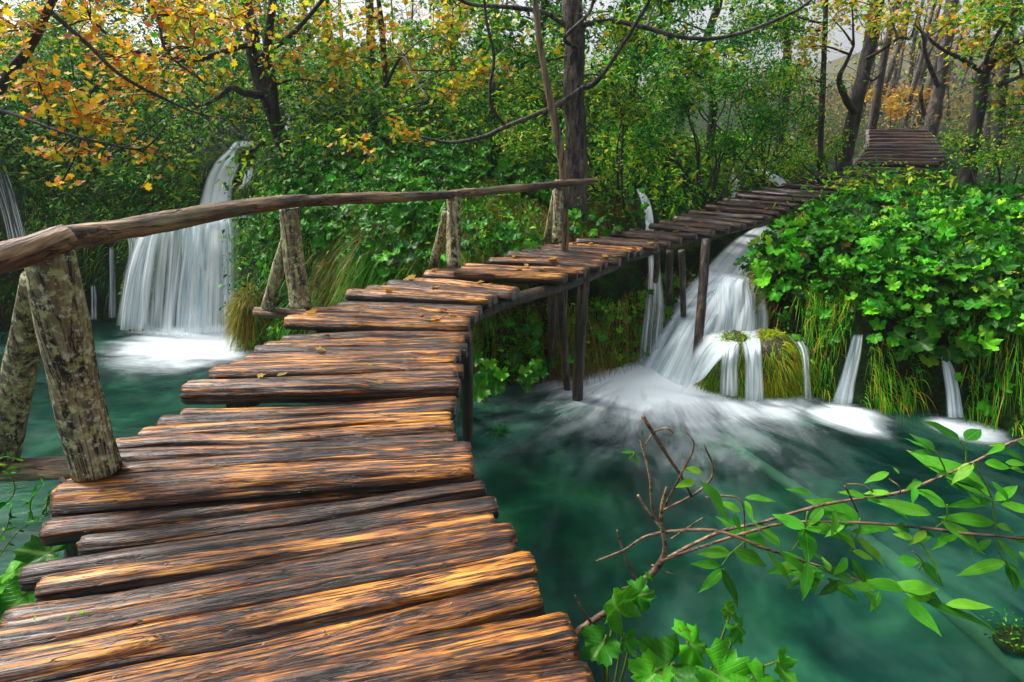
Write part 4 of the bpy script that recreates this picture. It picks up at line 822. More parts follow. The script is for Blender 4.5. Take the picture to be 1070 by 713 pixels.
tree('broadleaf_tree', 'thin straight dark stem among green bushes left of the forked tree', [(856, 186), (858, 130), (861, 60), (863, 0)], 11.2, [3.6, 3.4, 3, 2.6], 'bark_dark',
     [(820, 30, 11, 45, 35, 420), (780, 20, 10.8, 50, 30, 420), (835, 85, 11, 30, 30, 300)], GREEN + YGREEN, .075, ('ovate',), segs=10)
tree('broadleaf_tree', 'grey leaning tree right behind the head of the steps', [(974, 130), (980, 100), (987, 60), (993, 20), (998, -20)], 16.6, [8, 6.8, 6, 5.5, 5], 'bark_grey',
     [(1000, 20, 15, 35, 25, 200), (1020, 50, 15, 30, 25, 160)], YELLOW + YGREEN, .1, ('maple',), limbs=[{'p': [(980, 90, 15.4), (968, 60, 15.2), (965, 40, 15), (960, 25, 15)], 'r': [3, 2.2, 1.8, 1]}, {'p': [(966, 120, 15.2), (962, 100, 15), (964, 88, 15)], 'r': [2.8, 2.2, 1.4]}])
tree('broadleaf_tree', 'dark twisted tree with spreading limbs on the bank past the steps', [(1014, 172), (1018, 140), (1024, 105), (1028, 75), (1045, 55), (1072, 38), (1100, 20)], 9.6, [8, 6.5, 6, 6, 5, 4.4, 4], 'bark_dark',
     [(1040, 20, 9.4, 45, 30, 330), (1060, 60, 9.3, 35, 30, 260), (1080, 110, 9.2, 40, 35, 300), (1010, 60, 9.5, 30, 30, 120), (1050, 105, 9.2, 30, 20, 120)], YGREEN + YELLOW[:3] + GREEN, .065, ('ovate', 'maple'),
     limbs=[{'p': [(1026, 75, 9.6), (1005, 62, 9.5), (985, 52, 9.4), (968, 38, 9.3), (955, 25, 9.3)], 'r': [3, 2.4, 1.8, 1.4, .8], 'tw': 8}, {'p': [(1024, 95, 9.6), (1045, 88, 9.4), (1062, 82, 9.3), (1085, 70, 9.2)], 'r': [3, 2.4, 2, 1.5], 'tw': 6}, {'p': [(1028, 70, 9.6), (1040, 40, 9.4), (1062, 8, 9.3)], 'r': [2.5, 2, 1.4], 'tw': 6}], up=False)
tree('broadleaf_tree', 'mossy slim trunk close behind the twisted tree', [(1042, 150), (1046, 110), (1052, 60), (1060, 0)], 12.5, [5, 4.5, 4.2, 4], 'bark_dark', [(1060, 30, 12.3, 40, 35, 260), (1095, 80, 12, 40, 40, 260)], YGREEN + GREEN, .08, ('ovate',), segs=10)
# leafy shrubs: px,py of clusters
def shrub(label, base_px, d, clusters, cols, size=.07, tm=('ovate',), name='shrub', mat='leaf'):
    x, y = base_px; p = Q(x, y, d); g = float(hgt(p[0:1], p[1:2])[0]); b = np.array((p[0], p[1], min(g, p[2] if p[2] < g else g)))
    o = empty(name, b, label, 'shrub'); mbs = MB(); mb = MB(); cl = []
    for (px, py, cd, rx, ry, n) in clusters:
        c = Q(px, py, cd); r = np.array((rx, (rx + ry) * .55, ry)) / 594.0 * cd; pp = limb_to(mbs, b + RNG.normal(0, .06, 3) * (1, 1, 0), c, .022, .008, .14, 6); cl.append((c, r, n, max(4, int(9 * (rx + ry) / 80))))
    mbs.build('stem', ['bark_dark'], o); crown_cloud(mb, cl, cols, size, tm); mb.build('foliage', [mat, 'bark_dark'], o); return o
shrub('dense dark green bush above the middle of the boardwalk', (740, 190), 10.3, [(720, 110, 10.2, 60, 40, 1500), (770, 90, 10.4, 55, 40, 1400), (700, 60, 10.3, 60, 40, 1100), (800, 130, 10.3, 50, 40, 1300), (760, 150, 10.0, 50, 30, 1100), (680, 150, 9.6, 45, 30, 800), (840, 110, 10.8, 35, 45, 900), (760, 40, 10.6, 70, 30, 900)], DKGREEN + GREEN, .068, ('ovate',))
shrub('tall leafy bush screening the pale clearing above the far planks', (800, 170), 12.4, [(790, 100, 12.4, 50, 30, 900), (750, 75, 12.6, 45, 35, 800), (825, 75, 12.6, 40, 35, 800), (800, 130, 12.2, 45, 25, 700), (720, 100, 12.3, 40, 35, 700), (845, 130, 12.6, 25, 30, 400), (690, 85, 12.3, 40, 35, 600)], GREEN + YGREEN[:3], .095, ('ovate',))
shrub('mid green bush with yellowing tips left of the dark bush', (650, 180), 9.3, [(650, 120, 9.2, 40, 40, 900), (640, 70, 9.4, 40, 40, 700), (670, 165, 9.0, 35, 25, 500), (560, 90, 9.4, 45, 40, 600), (545, 150, 8.8, 45, 30, 500)], GREEN + YGREEN[:2], .075, ('ovate',))
shrub('large leafy green bush on the slope behind the left end of the pool', (90, 200), 10.8, [(60, 110, 10.6, 70, 50, 1300), (140, 130, 10.6, 60, 45, 1100), (20, 170, 10.3, 60, 40, 900), (30, 60, 10.8, 70, 50, 1100), (110, 60, 11, 70, 50, 1100), (190, 110, 10.6, 50, 45, 900), (130, 190, 10.0, 50, 30, 700), (-30, 120, 10, 50, 60, 900), (70, 10, 11, 90, 40, 1000), (210, 60, 11, 50, 50, 900)], GREEN + DKGREEN, .075, ('ovate',))
shrub('green bush with glossy leaves behind the dark double trunk', (350, 150), 10.8, [(330, 110, 10.6, 50, 40, 900), (390, 120, 10.4, 50, 30, 700), (300, 60, 10.8, 50, 45, 800), (450, 120, 10.2, 50, 30, 700), (350, 60, 11, 45, 35, 400), (240, 120, 10.6, 35, 35, 500), (500, 110, 10.2, 40, 35, 500), (250, 60, 11.2, 50, 50, 700), (480, 70, 10.6, 40, 30, 300)], GREEN, .075, ('ovate',))
shrub('leafy thicket growing over the bank past the steps', (1050, 190), 9.0, [(1040, 165, 8.9, 50, 25, 700), (1080, 140, 9, 45, 40, 800), (1100, 190, 8, 60, 40, 900), (1000, 150, 9.6, 30, 20, 300), (1050, 120, 9.4, 30, 25, 250)], GREEN + YGREEN[:3], .06, ('ovate',))
shrub('low green bush beside the foot of the forked tree', (880, 180), 11.5, [(875, 150, 11.9, 22, 25, 350), (905, 160, 12.9, 12, 14, 60), (860, 165, 11.2, 22, 18, 350), (835, 165, 10.9, 22, 22, 350), (815, 175, 10.6, 20, 15, 260)], GREEN + YGREEN[:2], .06, ('ovate',))
shrub('yellow orange bush in the misty clearing beyond the steps', (935, 125), 19, [(930, 105, 19, 22, 18, 330), (950, 95, 20, 22, 18, 300), (915, 95, 21, 18, 16, 240), (938, 120, 18, 22, 12, 260)], [(.55, .34, .02, 4), (.60, .26, .03, 3), (.35, .35, .04, 2), (.4, .2, .05, 2)], .13, ('ovate',))
CREST = [(-40, 15.0, 0, 1.25, 'tall green tree at the far end of the crest above the left pool'), (60, 14.5, 1, 1.1, 'yellow green tree on the crest beyond the golden maple'), (170, 15.5, 0, 1.2, 'dark green tree on the crest above the wide veil'), (265, 14.0, 1, 1.0, 'yellowing tree on the crest behind the crooked trunk'),
         (345, 16.0, 2, .8, 'small golden tree on the crest beside the patch of pale sky'), (480, 14.5, 1, 1.0, 'yellow green tree on the crest just past the patch of pale sky'), (560, 13.5, 0, 1.1, 'green tree behind the leaning tan sapling'), (660, 13.0, 0, 1.2, 'deep green tree behind the knobbly grey trunk'), (745, 13.5, 3, 1.2, 'dark leafy tree above the middle of the boardwalk'), (820, 14.5, 0, 1.0, 'green tree above the far planks'), (1110, 13.5, 1, 1.2, 'yellow green tree at the outer edge of the bank past the steps')]
for (px, d, pal, sc_, lab) in CREST:
    pc = [GREEN, YGREEN + GREEN, YELLOW + YGREEN, DKGREEN + GREEN][pal]; cl = []
    for q in range(9):
        cl.append((px + random.uniform(-62, 62) * sc_, 62 - q * 17 + random.uniform(-14, 14) + (12 if pal == 3 else 0), d + random.uniform(-1.2, .8), random.uniform(38, 58) * sc_, random.uniform(26, 40), 620 if pal != 2 else 200))
    tree('broadleaf_tree', lab, [(px, 110), (px + random.uniform(-8, 8), 50), (px + random.uniform(-14, 14), 0), (px + random.uniform(-20, 20), -60)], d, [5, 4.5, 4, 3], 'bark_dark', cl, pc, .11, ('ovate', 'simple') if pal < 3 else ('ovate',), segs=10, up=False)
# slender trees of the misty wood
wood_spots = []
for k in range(46):
    px = random.choice([random.uniform(880, 1075), random.uniform(895, 970), random.uniform(200, 520)]); d = random.uniform(17, 42)
    wood_spots.append((px, d))
def bare_tree(px, d, i):
    g0 = Q(px, 130, d); g = float(hgt(g0[0:1], g0[1:2])[0]); b = np.array((g0[0], d, g)); far = px > 600
    o = empty('bare_tree', b, 'slender bare tree in the misty wood beyond the steps' if far else 'slender thinly leaved tree on the crest behind the handrail', 'tree', 'slender trees beyond the steps' if far else 'slender trees on the crest')
    mb = MB(); hh = RNG.uniform(5, 9); n = 6; t = np.linspace(0, 1, n); p = b + np.stack([np.cumsum(RNG.normal(0, .12, n)), np.cumsum(RNG.normal(0, .1, n)), t * hh], -1); p[0] = b
    path = tube(mb, p, np.linspace(.09, .02, n) * RNG.uniform(.6, 1.5), 6, 3, .1)
    tips = []
    for _ in range(16):
        s0 = path[RNG.integers(3, len(path))]; e = s0 + (RNG.normal(0, .8), RNG.normal(0, .6), RNG.uniform(.2, 1.3)); lp = limb_to(mb, s0, e, .018, .006, .2, 4); tips.append(lp)
        for _ in range(2): s1 = lp[RNG.integers(1, len(lp))]; tips.append(limb_to(mb, s1, s1 + (RNG.normal(0, .4), RNG.normal(0, .3), RNG.uniform(0, .5)), .008, .003, .2, 4))
    mb.build('trunk', ['bark_grey'], o)
    tp = np.vstack(tips); nlf = int(RNG.choice([60, 140, 260])); k = RNG.integers(0, len(tp), nlf); mc = MB()
    leaves(mc, 'simple', tp[k] + RNG.normal(0, .09, (nlf, 3)), RNG.normal(0, 1, (nlf, 3)) + (0, 0, .5), RNG.normal(0, 1, (nlf, 3)), RNG.uniform(.09, .16, nlf), palette(YELLOW + YGREEN + [(.3, .2, .1, 4)], nlf)); mc.build('crown', ['leaf'], o)
for i, (px, d) in enumerate(wood_spots): bare_tree(px, d, i)
# low brush in the wood
x = RNG.uniform(4, 40, 26000); y = RNG.uniform(15, 42, 26000); z = hgt(x, y); px, py = proj(np.stack([x, y, z], -1)); k = (px > 820) & (px < 1200); x, y, z = x[k], y[k], z[k]; n = len(x); mb = MB()
leaves(mb, 'simple', np.stack([x, y, z + RNG.random(n) ** 2 * 1.6 * fbm(x * .4, y * .4, 2, 3) * 1.6], -1), RNG.normal(0, .6, (n, 3)) + (0, -.3, .6), RNG.normal(0, 1, (n, 3)), RNG.uniform(.08, .2, n), palette([(.3, .24, .05, 3), (.12, .2, .04, 3), (.35, .2, .08, 2), (.1, .08, .05, 2)], n))
put(mb.build('brush', ['leaf']), 'low tangled autumn brush on the floor of the misty wood', 'brush', kind='stuff')
# far hill
hx = np.linspace(-120, 160, 60); hy = np.linspace(50, 95, 16); HX, HYY = np.meshgrid(hx, hy); HZ = -1 + (HYY - 50) * (.10 + .22 * sm((HX - 5) / 25)) * (.6 + .8 * fbm(HX * .03, HYY * .03, 1, 3)) + 2 * fbm(HX * .3, HYY * .3, 4, 3)
xx = RNG.uniform(-60, 120, 26000); yy_ = RNG.uniform(50, 80, 26000); zz_ = -1 + (yy_ - 50) * (.10 + .22 * sm((xx - 5) / 25)) * (.6 + .8 * fbm(xx * .03, yy_ * .03, 1, 3)) + 2 * fbm(xx * .3, yy_ * .3, 4, 3); mb = MB(); n = len(xx)
leaves(mb, 'simple', np.stack([xx, yy_, zz_ + RNG.random(n) * 3.5 * fbm(xx * .25, yy_ * .25, 3, 2)], -1), RNG.normal(0, .6, (n, 3)) + (0, -.6, .4), RNG.normal(0, 1, (n, 3)) + (0, 0, .6), RNG.uniform(.35, 1.0, n), palette([(.14, .13, .04, 3), (.06, .10, .03, 3), (.22, .13, .04, 2), (.07, .055, .045, 3)], n))
put(mb.build('forest', ['leaf']), 'far wooded hillside fading into mist', 'forest', kind='stuff')
put(mesh_np('hills', np.stack([HX, HYY, HZ], -1).reshape(-1, 3), [grid_faces(16, 60)], ['far_hill']), kind='structure')
# ------------------------------------------------------------------ plants by the water and foreground
def broad_plant(label, spots, cols, root, name='butterbur', mat='leaf_broad', stem=.004, cat='plant'):
    """spots: (centre point, size m, normal, dir)"""
    o = empty(name, root, label, cat)
    ms = MB(); n = len(spots)
    cc = palette(cols, n, .15)
    for i, (c, sz, nv, dv) in enumerate(spots):
        mb = MB(); c = np.array(c, float); dv = np.array(dv, float); nv = np.array(nv, float); dn = dv / np.linalg.norm(dv)
        leaves(mb, 'broad%d' % (i % 3), [c - dn * sz * .25], nv[None], dv[None], sz, cc[i:i + 1]); mb.build('leaf', [mat], o)
        a = np.array(root, float) + (random.uniform(-.03, .03), random.uniform(-.03, .03), 0); e = c - dn * sz * .1
        tube(ms, [a, (a + e) / 2 + np.array((random.uniform(-.04, .04), .02, .05)), e], [stem * 1.2, stem, stem * .7], 6, 5, 0, col=(.14, .20, .03))
    ms.build('stalk', ['grass_blade'], o); return o
FW = np.array((0, -.5, .8))
def sp(x, y, d, s, nx=0, ny=-.5, nz=.8, dx=0, dy=-.6, dz=-.2): return (Q(x, y, d), s, (nx, ny, nz), (dx, dy, dz))
LIME = [(.06, .36, .01, 3), (.10, .44, .02, 2), (.03, .22, .008, 2)]
broad_plant('cluster of round bright leaves on the waterline right of the boardwalk corner', [sp(497, 372, 5.9, .16, ny=-.8, nz=.5), sp(508, 388, 5.8, .19, ny=-.8, nz=.5), sp(518, 400, 5.75, .2, ny=-.9, nz=.5), sp(500, 404, 5.7, .22, ny=-.9, nz=.5), sp(494, 393, 5.75, .17, ny=-.9, nz=.5), sp(512, 378, 5.9, .14, ny=-.9, nz=.5), sp(524, 388, 5.8, .14, ny=-.9, nz=.5), sp(488, 408, 5.7, .18, ny=-.9, nz=.5)], BRIGHT[:3], Q(506, 420, 5.95))
broad_plant('small bright sprig of leaves in front of the supports under the boardwalk', [sp(549, 385, 6.1, .13, ny=-.8, nz=.5), sp(560, 378, 6.1, .14, ny=-.8, nz=.5), sp(556, 392, 6.05, .15, ny=-.8, nz=.5), sp(567, 388, 6.1, .11, ny=-.8, nz=.5), sp(545, 396, 6.0, .1, ny=-.8, nz=.5), sp(551, 404, 6.0, .1, ny=-.8, nz=.5)], BRIGHT[:3], Q(556, 405, 6.2))
broad_plant('bright crinkled leaves beside the near left end of the boardwalk', [sp(57, 580, 1.98, .17, nx=.1, ny=-.5, nz=.9, dx=-.9, dy=.1), sp(14, 596, 1.95, .14, nx=-.2, dx=-.5, dy=-.4), sp(20, 622, 1.85, .19, nx=.0, ny=-.6, dx=-.3, dy=-.8), sp(-14, 620, 1.85, .16, dx=-.6), sp(4, 650, 1.75, .13, nx=-.3, dx=-.4, dy=-.5), sp(-30, 660, 1.7, .18, dx=-.6)], LIME, Q(-30, 700, 1.95))
bp = Q(640, 740, 1.35); bp[2] = -.25
broad_plant('tall curled leaf plant rising beside the near right corner of the boardwalk', [sp(648, 640, 1.45, .13, nx=.5, ny=-.7, nz=.3, dx=-.1, dy=-.2, dz=.9), sp(662, 622, 1.5, .09, nx=-.5, ny=-.6, nz=.4, dx=.5, dz=.6), sp(632, 665, 1.38, .11, nx=-.3, ny=-.6, nz=.6, dx=-.4, dz=.3), sp(655, 668, 1.4, .07, nx=.6, ny=-.4, nz=.5, dx=.4, dz=-.4)], [(.06, .30, .01, 3), (.03, .20, .01, 2)], Q(640, 735, 1.35), mat='leaf_spotted')
broad_plant('low spotted leaves spreading over the water below the leafy branch', [sp(700, 695, 1.22, .14, nx=-.2, ny=-.5, nz=.8, dx=-.7, dy=-.2), sp(722, 672, 1.27, .12, nx=.4, ny=-.5, nz=.7, dx=.7, dy=-.1), sp(748, 702, 1.2, .16, nx=.1, ny=-.4, nz=.9, dx=.6, dy=-.5), sp(683, 702, 1.18, .10, nx=-.3, dx=-.7), sp(772, 654, 1.3, .085, nx=.6, ny=-.5, nz=.5, dx=.5, dy=-.1, dz=-.5), sp(764, 640, 1.32, .05, nx=.4, ny=-.7, nz=.3, dz=.8), sp(815, 693, 1.2, .075, nx=.5, ny=-.5, nz=.6, dx=.7, dz=-.3), sp(790, 712, 1.15, .12, nx=.1, dx=.4)], [(.06, .34, .01, 3), (.03, .22, .01, 2)], Q(730, 790, 1.2), mat='leaf_spotted')
# small fine plant at the left edge
fp = empty('herb', Q(-10, 560, 2.2), 'wispy thin stemmed herb with tiny leaves at the left edge of the water', 'plant'); mb = MB(); ms = MB()
for pts in ([(-20, 610), (15, 560), (35, 545), (58, 535)], [(35, 545), (32, 525), (45, 505)], [(-20, 575), (5, 555), (12, 530)], [(-15, 520), (0, 480), (25, 482)], [(-10, 540), (15, 515), (8, 490)], [(48, 540), (50, 520), (55, 515)]):
    pp = tube(ms, [Q(x, y, 2.15) for x, y in pts], [.003, .0025, .002, .0015][:len(pts)], 5, 5, 0, col=(.16, .24, .03)); n = 12; k = RNG.integers(1, len(pp), n)
    leaves(mb, 'ovate', pp[k], RNG.normal(0, .5, (n, 3)) + (0, -.5, .7), RNG.normal(0, 1, (n, 3)), RNG.uniform(.02, .045, n), palette(BRIGHT, n))
ms.build('stalk', ['grass_blade'], fp); mb.build('foliage', ['leaf'], fp)
# seedlings on the deck
for (px_, py_, lab) in ((88, 648, 'tiny bright seedling growing between two near logs'), (52, 656, 'single sprout peeping out between the near logs beside the seedling')):
    c = P(px_, py_, .0); sd = empty('seedling', c - (0, 0, .03), lab, 'plant'); mb = MB(); n = 12 if px_ == 88 else 6
    leaves(mb, 'ovate', c + RNG.normal(0, .016, (n, 3)) * (1.5, .6, .5) + (0, 0, .01), RNG.normal(0, .4, (n, 3)) + (0, -.3, .8), RNG.normal(0, 1, (n, 3)) * (1, .6, .2), RNG.uniform(.018, .032, n), palette([(.25, .55, .03, 1)], n)); mb.build('foliage', ['leaf'], sd)
# grass clump standing in the water
gt = P(522, 452, WZ); g = empty('grass_tussock', gt, 'dark green arching grass clump standing in the pool beside the boardwalk', 'grass clump'); mb = MB(); n = 90
d_ = RNG.normal(0, .7, (n, 3)); d_[:, 2] = RNG.uniform(.5, 1.3, n); grass(mb, gt + RNG.normal(0, .03, (n, 3)) * (1, 1, 0), d_, RNG.uniform(.14, .3, n), RNG.uniform(.004, .007, n), palette([(.03, .20, .05, 2), (.015, .12, .04, 2)], n), droop=RNG.uniform(.5, 1.2, n)); mb.build('blades', ['grass_blade'], g)
# sunken log
mb = MB(); sl = [P(760, 462, WZ - .10), P(800, 490, WZ - .075), P(880, 545, WZ - .07), P(960, 610, WZ - .075), P(1060, 690, WZ - .085), P(1120, 740, WZ - .09)]
tube(mb, sl, [.045, .05, .06, .065, .075, .08], 12, 8, .15, 3); o = mb.build('sunken_log', ['sunken_wood'], base=sl[4]); put(o, 'pale waterlogged trunk lying just under the green water below the leafy branch', 'log')
mb = MB(); c = P(1062, 672, WZ); n = 260; d_ = RNG.normal(0, .6, (n, 3)); d_[:, 2] = RNG.uniform(.3, 1, n)
o = empty('moss_tuft', c, 'dark moss tuft growing on the emerging end of the sunken trunk', 'moss'); mb2 = MB(); V, Fq, _ = blob(c, .12, .1, .08, 5, 20); mb2.add(V, Fq); mb2.build('mound', ['mossy_soil'], o)
leaves(mb, 'ovate', c + RNG.normal(0, .07, (n, 3)) * (1, 1, .5) + (0, 0, .06), RNG.normal(0, .5, (n, 3)) + (0, 0, 1), d_, RNG.uniform(.015, .035, n), palette(DKGREEN + GREEN, n)); mb.build('foliage', ['leaf'], o)
# ------------------------------------------------------------------ leafy elder branch reaching over the water
def C8(x, y): return 550 + x * .486, 430 + y * .486
def dist_elder(x): return 1.62 - .30 * min(1, max(0, (x - 620) / 450))
def E3(x, y, dd=0.0): u, v = C8(x, y); return Q(u, v, dist_elder(u) + dd)
eb = empty('elder_branch', E3(60, 560), 'leafy elder branch with bare brown twigs reaching over the green pool', 'branch')
STEMS = []
def stem(name, pts, r, dd=0.0):
    mb = MB(); pp = tube(mb, [E3(x, y, dd + random.uniform(-.015, .015)) for x, y in pts], r, 8, 7, .22, 25); STEMS.append((mb.build(name, ['twig_brown'], eb), pp)); return pp
st1 = stem('main_stem', [(60, 600), (100, 490), (135, 455), (190, 420), (240, 375), (285, 330), (298, 290), (290, 240), (292, 200), (302, 163)], [.014, .0125, .012, .012, .012, .011, .008, .007, .006, .005])
st2 = stem('side_stem', [(282, 330), (330, 300), (420, 258), (500, 240), (620, 205), (700, 190), (800, 175), (880, 145), (970, 105), (1060, 60), (1180, 40)], [.006, .006, .0055, .005, .005, .0045, .0045, .004, .0035, .003, .002], .03)
st3 = stem('side_stem', [(290, 322), (350, 300), (470, 262), (560, 240), (690, 238), (850, 250), (940, 262), (1030, 270), (1120, 280)], [.006, .005, .005, .0045, .004, .004, .004, .0035, .003], -.01)
st4 = stem('side_stem', [(150, 322), (210, 298), (270, 265), (400, 256), (520, 297), (620, 330), (700, 358), (765, 382)], [.003, .004, .005, .005, .005, .004, .003, .002])
for pts, r in (([(250, 10), (300, 90), (330, 135), (355, 182)], [.006, .006, .005, .004]), ([(245, 60), (265, 140), (270, 200), (286, 238)], [.003, .004, .004, .004]), ([(290, 218), (330, 140), (360, 75), (342, 42)], [.004, .0035, .003, .002]),
               ([(290, 215), (370, 172), (402, 130), (382, 70)], [.004, .004, .004, .002]), ([(195, 255), (215, 320), (240, 370)], [.003, .0045, .005]), ([(105, 395), (120, 425), (138, 452)], [.004, .0045, .005]), ([(240, 180), (262, 215), (290, 252)], [.004, .004, .004]),
               ([(255, 72), (275, 45), (300, 36), (316, 46)], [.002, .003, .003, .003]), ([(380, 228), (340, 255), (310, 275)], [.002, .003, .003]), ([(685, 160), (700, 190), (712, 216)], [.003, .003, .003]), ([(690, 156), (720, 158), (745, 172)], [.0015, .002, .002]),
               ([(780, 145), (800, 160), (805, 176)], [.0015, .0015, .002]), ([(240, 372), (215, 378), (205, 380)], [.003, .002, .0015]), ([(270, 330), (300, 345), (320, 350)], [.003, .002, .001]), ([(245, 28), (238, 50), (258, 75)], [.001, .0015, .002]), ([(385, 185), (430, 182), (465, 200), (470, 300)], [.003, .003, .0025, .002])):
    stem('twig', pts, r, .01)
# petioles
for pts in ([(470, 280), (440, 305), (420, 332)], [(570, 302), (595, 262), (605, 215)], [(695, 305), (712, 262), (718, 230)], [(762, 380), (815, 388), (850, 400)], [(880, 85), (898, 120), (900, 142)], [(1000, 180), (1008, 240), (1015, 300), (1032, 325)], [(905, 200), (903, 230), (880, 250)], [(930, 60), (945, 85), (945, 110)], [(830, 300), (850, 320), (845, 340)], [(1000, 185), (985, 150), (960, 110)], [(650, 340), (690, 350), (700, 358)]):
    mb = MB(); tube(mb, [E3(x, y) for x, y in pts], [.0022] * len(pts), 6, 5, 0, col=(.18, .32, .04)); mb.build('petiole', ['grass_blade'], eb)
EL = [(520, 298, 455, 222, 26), (545, 292, 530, 225, 24), (515, 300, 520, 380, 22), (550, 300, 628, 357, 20), (542, 300, 602, 377, 17), (438, 303, 385, 288, 20), (418, 332, 355, 325, 17), (425, 338, 376, 386, 17), (418, 338, 415, 405, 16), (445, 300, 500, 337, 22), (460, 215, 430, 185, 14), (470, 185, 530, 206, 14), (470, 192, 476, 240, 14), (446, 220, 458, 256, 12),
      (600, 252, 555, 215, 20), (598, 250, 640, 236, 20), (615, 180, 570, 152, 15), (700, 274, 622, 205, 24), (702, 280, 630, 270, 19), (705, 240, 660, 200, 19), (718, 240, 752, 190, 26), (710, 270, 806, 314, 22), (690, 315, 640, 343, 18), (652, 345, 660, 305, 15), (645, 340, 590, 310, 18), (700, 318, 748, 350, 20), (700, 345, 765, 377, 19), (645, 358, 727, 397, 22), (640, 322, 590, 285, 16),
      (760, 252, 715, 244, 14), (797, 248, 866, 234, 22), (800, 322, 838, 302, 20), (850, 322, 896, 378, 22), (855, 292, 926, 306, 18), (830, 272, 795, 262, 14), (835, 275, 885, 278, 14), (812, 385, 735, 408, 22), (805, 380, 762, 352, 15), (812, 400, 858, 472, 26), (822, 392, 965, 490, 17), (815, 382, 850, 352, 20), (872, 402, 878, 378, 16), (902, 415, 962, 442, 16), (860, 385, 905, 415, 18), (700, 300, 760, 318, 14),
      (870, 222, 792, 176, 20), (902, 205, 904, 152, 28), (892, 235, 960, 308, 24), (1000, 182, 994, 78, 27), (990, 182, 890, 98, 20), (1000, 192, 905, 203, 18), (1005, 192, 1072, 150, 22), (1005, 188, 1085, 212, 20), (1008, 240, 945, 212, 18), (1010, 245, 1085, 232, 20), (1032, 322, 926, 352, 24), (1036, 330, 1078, 398, 24), (1035, 322, 1090, 330, 20), (1012, 275, 1085, 292, 20), (1000, 150, 1060, 190, 18), (985, 165, 930, 140, 16),
      (880, 87, 882, 34, 22), (866, 85, 806, 75, 12), (872, 90, 824, 110, 14), (932, 62, 903, 2, 18), (944, 62, 966, 22, 22), (1030, 110, 1075, 100, 16), (1040, 120, 1075, 135, 14), (985, 110, 1025, 125, 14), (960, 112, 925, 128, 14), (780, 132, 748, 120, 10), (800, 134, 816, 118, 10), (905, 130, 872, 147, 12), (830, 152, 862, 136, 12), (850, 152, 815, 165, 12), (975, 200, 960, 170, 16), (1020, 200, 1060, 240, 18),
      (360, 180, 395, 127, 0), (362, 150, 322, 162, 14), (378, 130, 335, 135, 16), (375, 150, 366, 222, 16), (232, 88, 205, 84, 9), (228, 90, 226, 120, 8), (232, 86, 234, 104, 7), (255, 345, 275, 365, 10), (415, 262, 395, 250, 0), (1060, 300, 1100, 350, 20), (925, 265, 975, 290, 12)]
erd = random.Random(5)
for st, x0_, x1_ in ((st2, 640, 1180), (st3, 620, 1120), (st4, 560, 770)):
    for _ in range(17):
        xx = erd.uniform(x0_, x1_)
        u_ = {id(st2): [(620, 205), (700, 190), (800, 175), (880, 145), (970, 105), (1060, 60), (1180, 40)], id(st3): [(560, 240), (690, 238), (850, 250), (940, 262), (1030, 270), (1120, 280)], id(st4): [(520, 297), (620, 330), (700, 358), (765, 382)]}[id(st)]
        yy = float(np.interp(xx, [q[0] for q in u_], [q[1] for q in u_])); a_ = erd.uniform(-.2, 3.3); L_ = erd.uniform(35, 75); o_ = erd.uniform(0, 22)
        EL.append((xx + o_ * math.cos(a_), yy + o_ * math.sin(a_), xx + (o_ + L_) * math.cos(a_), yy + (o_ + L_) * math.sin(a_) * .8, L_ * .27))
ec = palette([(.06, .34, .014, 4), (.11, .44, .02, 4), (.025, .20, .010, 3), (.20, .54, .03, 1.5)], len(EL), .12)
base_w = .33
for i, (x0, y0, x1, y1, w) in enumerate(EL):
    if not w: continue
    a = E3(x0, y0, random.uniform(-.03, .03)); b = E3(x1, y1, random.uniform(-.045, .02)); dv = b - a; L = np.linalg.norm(dv); wr = w * .486 / max(1, math.hypot(x1 - x0, y1 - y0) * .486) / .33 * 1.15
    nv = np.array((random.uniform(-.5, .5), -.45 + random.uniform(-.3, .3), .8)); V0, F0, U0 = TM['elder']; Vs = V0 * (wr, 1, 1); Vs[:, 2] += .03 * np.sin(U0[:, 1] * 9 + i) * (abs(V0[:, 0]) > .02)
    TM['_e'] = (Vs, F0, U0); mb = MB(); leaves(mb, '_e', [a], nv[None], dv[None], L, ec[i:i + 1]); lo = mb.build('leaflet', ['leaf_elder'], eb); lo.parent = min(STEMS, key=lambda q: float(np.min(np.linalg.norm(q[1] - a, axis=1))))[0]
# ------------------------------------------------------------------ fallen leaves lying on the boardwalk
variants = []
for i in range(4):
    mb = MB(); V0, F0, U0 = TM['maple' if i < 3 else 'ovate']; Vc = (V0 - (0, .35, 0)); Vc[:, 2] += .18 * (Vc[:, 0] ** 2 * (1 if i % 2 else -1) + .3 * np.sin(Vc[:, 1] * 6 + i)) 
    mb.add(Vc, F0, 0, palette([[(.55, .30, .06), (.62, .36, .05), (.32, .12, .05), (.5, .38, .12)][i]], 1, 0)[0], U0)
    variants.append(mb.build('fallen_leaf', ['leaf_dry']).data)
for o in [o for o in list(COL.objects) if o.name.startswith('fallen_leaf')]: bpy.data.objects.remove(o)
cand = [i for i in range(n0 + 15, nl - 15)]
for k in range(78):
    i = random.choice(cand) if k > 8 else random.choice(range(n0 + 7, n0 + 20)); L, Rr, rad, _ = logs[i]; t = random.uniform(.05, .98); p = L + (Rr - L) * t
    o = bpy.data.objects.new('fallen_leaf', variants[k % 4]); COL.objects.link(o); s = random.uniform(.05, .10); o.scale = (s, s, s * .9)
    o.location = (p[0], p[1] + random.uniform(-.03, .03), p[2] + .014); o.rotation_euler = (random.uniform(-.35, .35), random.uniform(-.35, .35), random.uniform(0, 6.28))
    put(o, 'dry curled autumn leaf lying on the wet logs of the boardwalk', 'leaf', 'fallen leaves on the boardwalk')
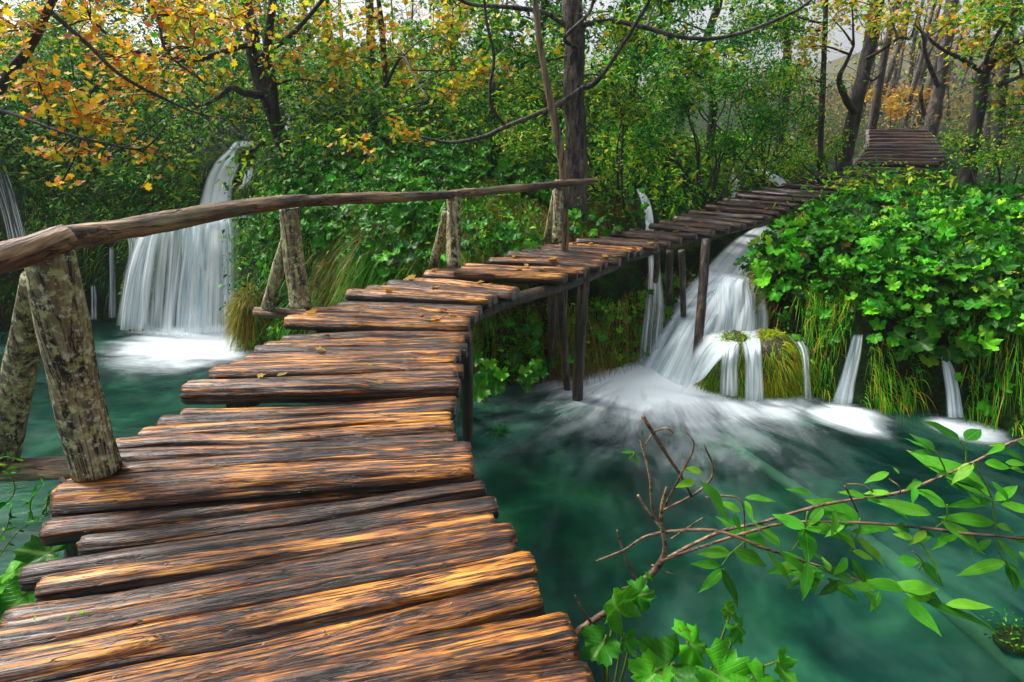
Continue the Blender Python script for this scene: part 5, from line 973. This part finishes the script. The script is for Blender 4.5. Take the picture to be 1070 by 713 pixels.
# ------------------------------------------------------------------ haze, world, sun, camera
HAZE = 0.0008
if HAZE:
    m, nt = newmat('haze_air'); s_ = NT(nt); pv = s_.n('ShaderNodeVolumePrincipled'); pv.inputs['Color'].default_value = (.86, .90, .96, 1); pv.inputs['Density'].default_value = HAZE; pv.inputs['Anisotropy'].default_value = .2
    o_ = s_.n('ShaderNodeOutputMaterial'); s_.l(pv.outputs[0], o_.inputs['Volume'])
    xs, ys_, zs = (-140, 175), (-30, 110), (-6, 42); V = np.array([(x, y, z) for x in xs for y in ys_ for z in zs], float)
    put(mesh_np('haze', V, [np.array([(0, 1, 3, 2), (4, 6, 7, 5), (0, 4, 5, 1), (2, 3, 7, 6), (0, 2, 6, 4), (1, 5, 7, 3)])], ['haze_air'], smooth=False), 'thin pale mist filling the air of the wood', 'haze', kind='stuff')
scene = bpy.context.scene
w = bpy.data.worlds.new('World'); scene.world = w; w.use_nodes = True; nt = w.node_tree; nt.nodes.clear(); s = NT(nt)
sky = s.n('ShaderNodeTexSky', sky_type='NISHITA'); sky.sun_disc = False; SE, SR = R(50), R(-62)
sky.sun_elevation = SE; sky.sun_rotation = SR; sky.air_density = 1.0; sky.dust_density = 6.0; sky.ozone_density = 1.0
hs = s.n('ShaderNodeHueSaturation'); hs.inputs['Saturation'].default_value = .30; hs.inputs['Value'].default_value = 1.0; s.l(sky.outputs[0], hs.inputs['Color'])
bg = s.n('ShaderNodeBackground'); bg.inputs[1].default_value = .15; s.l(hs.outputs[0], bg.inputs[0]); wo = s.n('ShaderNodeOutputWorld'); s.l(bg.outputs[0], wo.inputs[0])
sd = bpy.data.lights.new('sun', 'SUN'); sd.energy = 3.0; sd.angle = R(12); sd.color = (1, .96, .88); so = bpy.data.objects.new('sun', sd); COL.objects.link(so)
dv = Vector((math.sin(SR) * math.cos(SE), math.cos(SR) * math.cos(SE), math.sin(SE))); so.rotation_euler = dv.to_track_quat('Z', 'Y').to_euler(); so.location = dv * 30
cd = bpy.data.cameras.new('camera'); cam = bpy.data.objects.new('camera', cd); COL.objects.link(cam); scene.camera = cam
cam.location = (0, 0, H); cam.rotation_euler = (math.pi / 2 - PITCH, 0, 0); cd.sensor_width = 36; cd.lens = 36 * F / 1070; cd.clip_start = .05; cd.clip_end = 600
vs = scene.view_settings; vs.view_transform = 'Standard'; vs.look = 'None'; vs.exposure = .74; vs.gamma = 1
scene.cycles.max_bounces = 8; scene.cycles.transparent_max_bounces = 16; scene.cycles.use_denoising = True
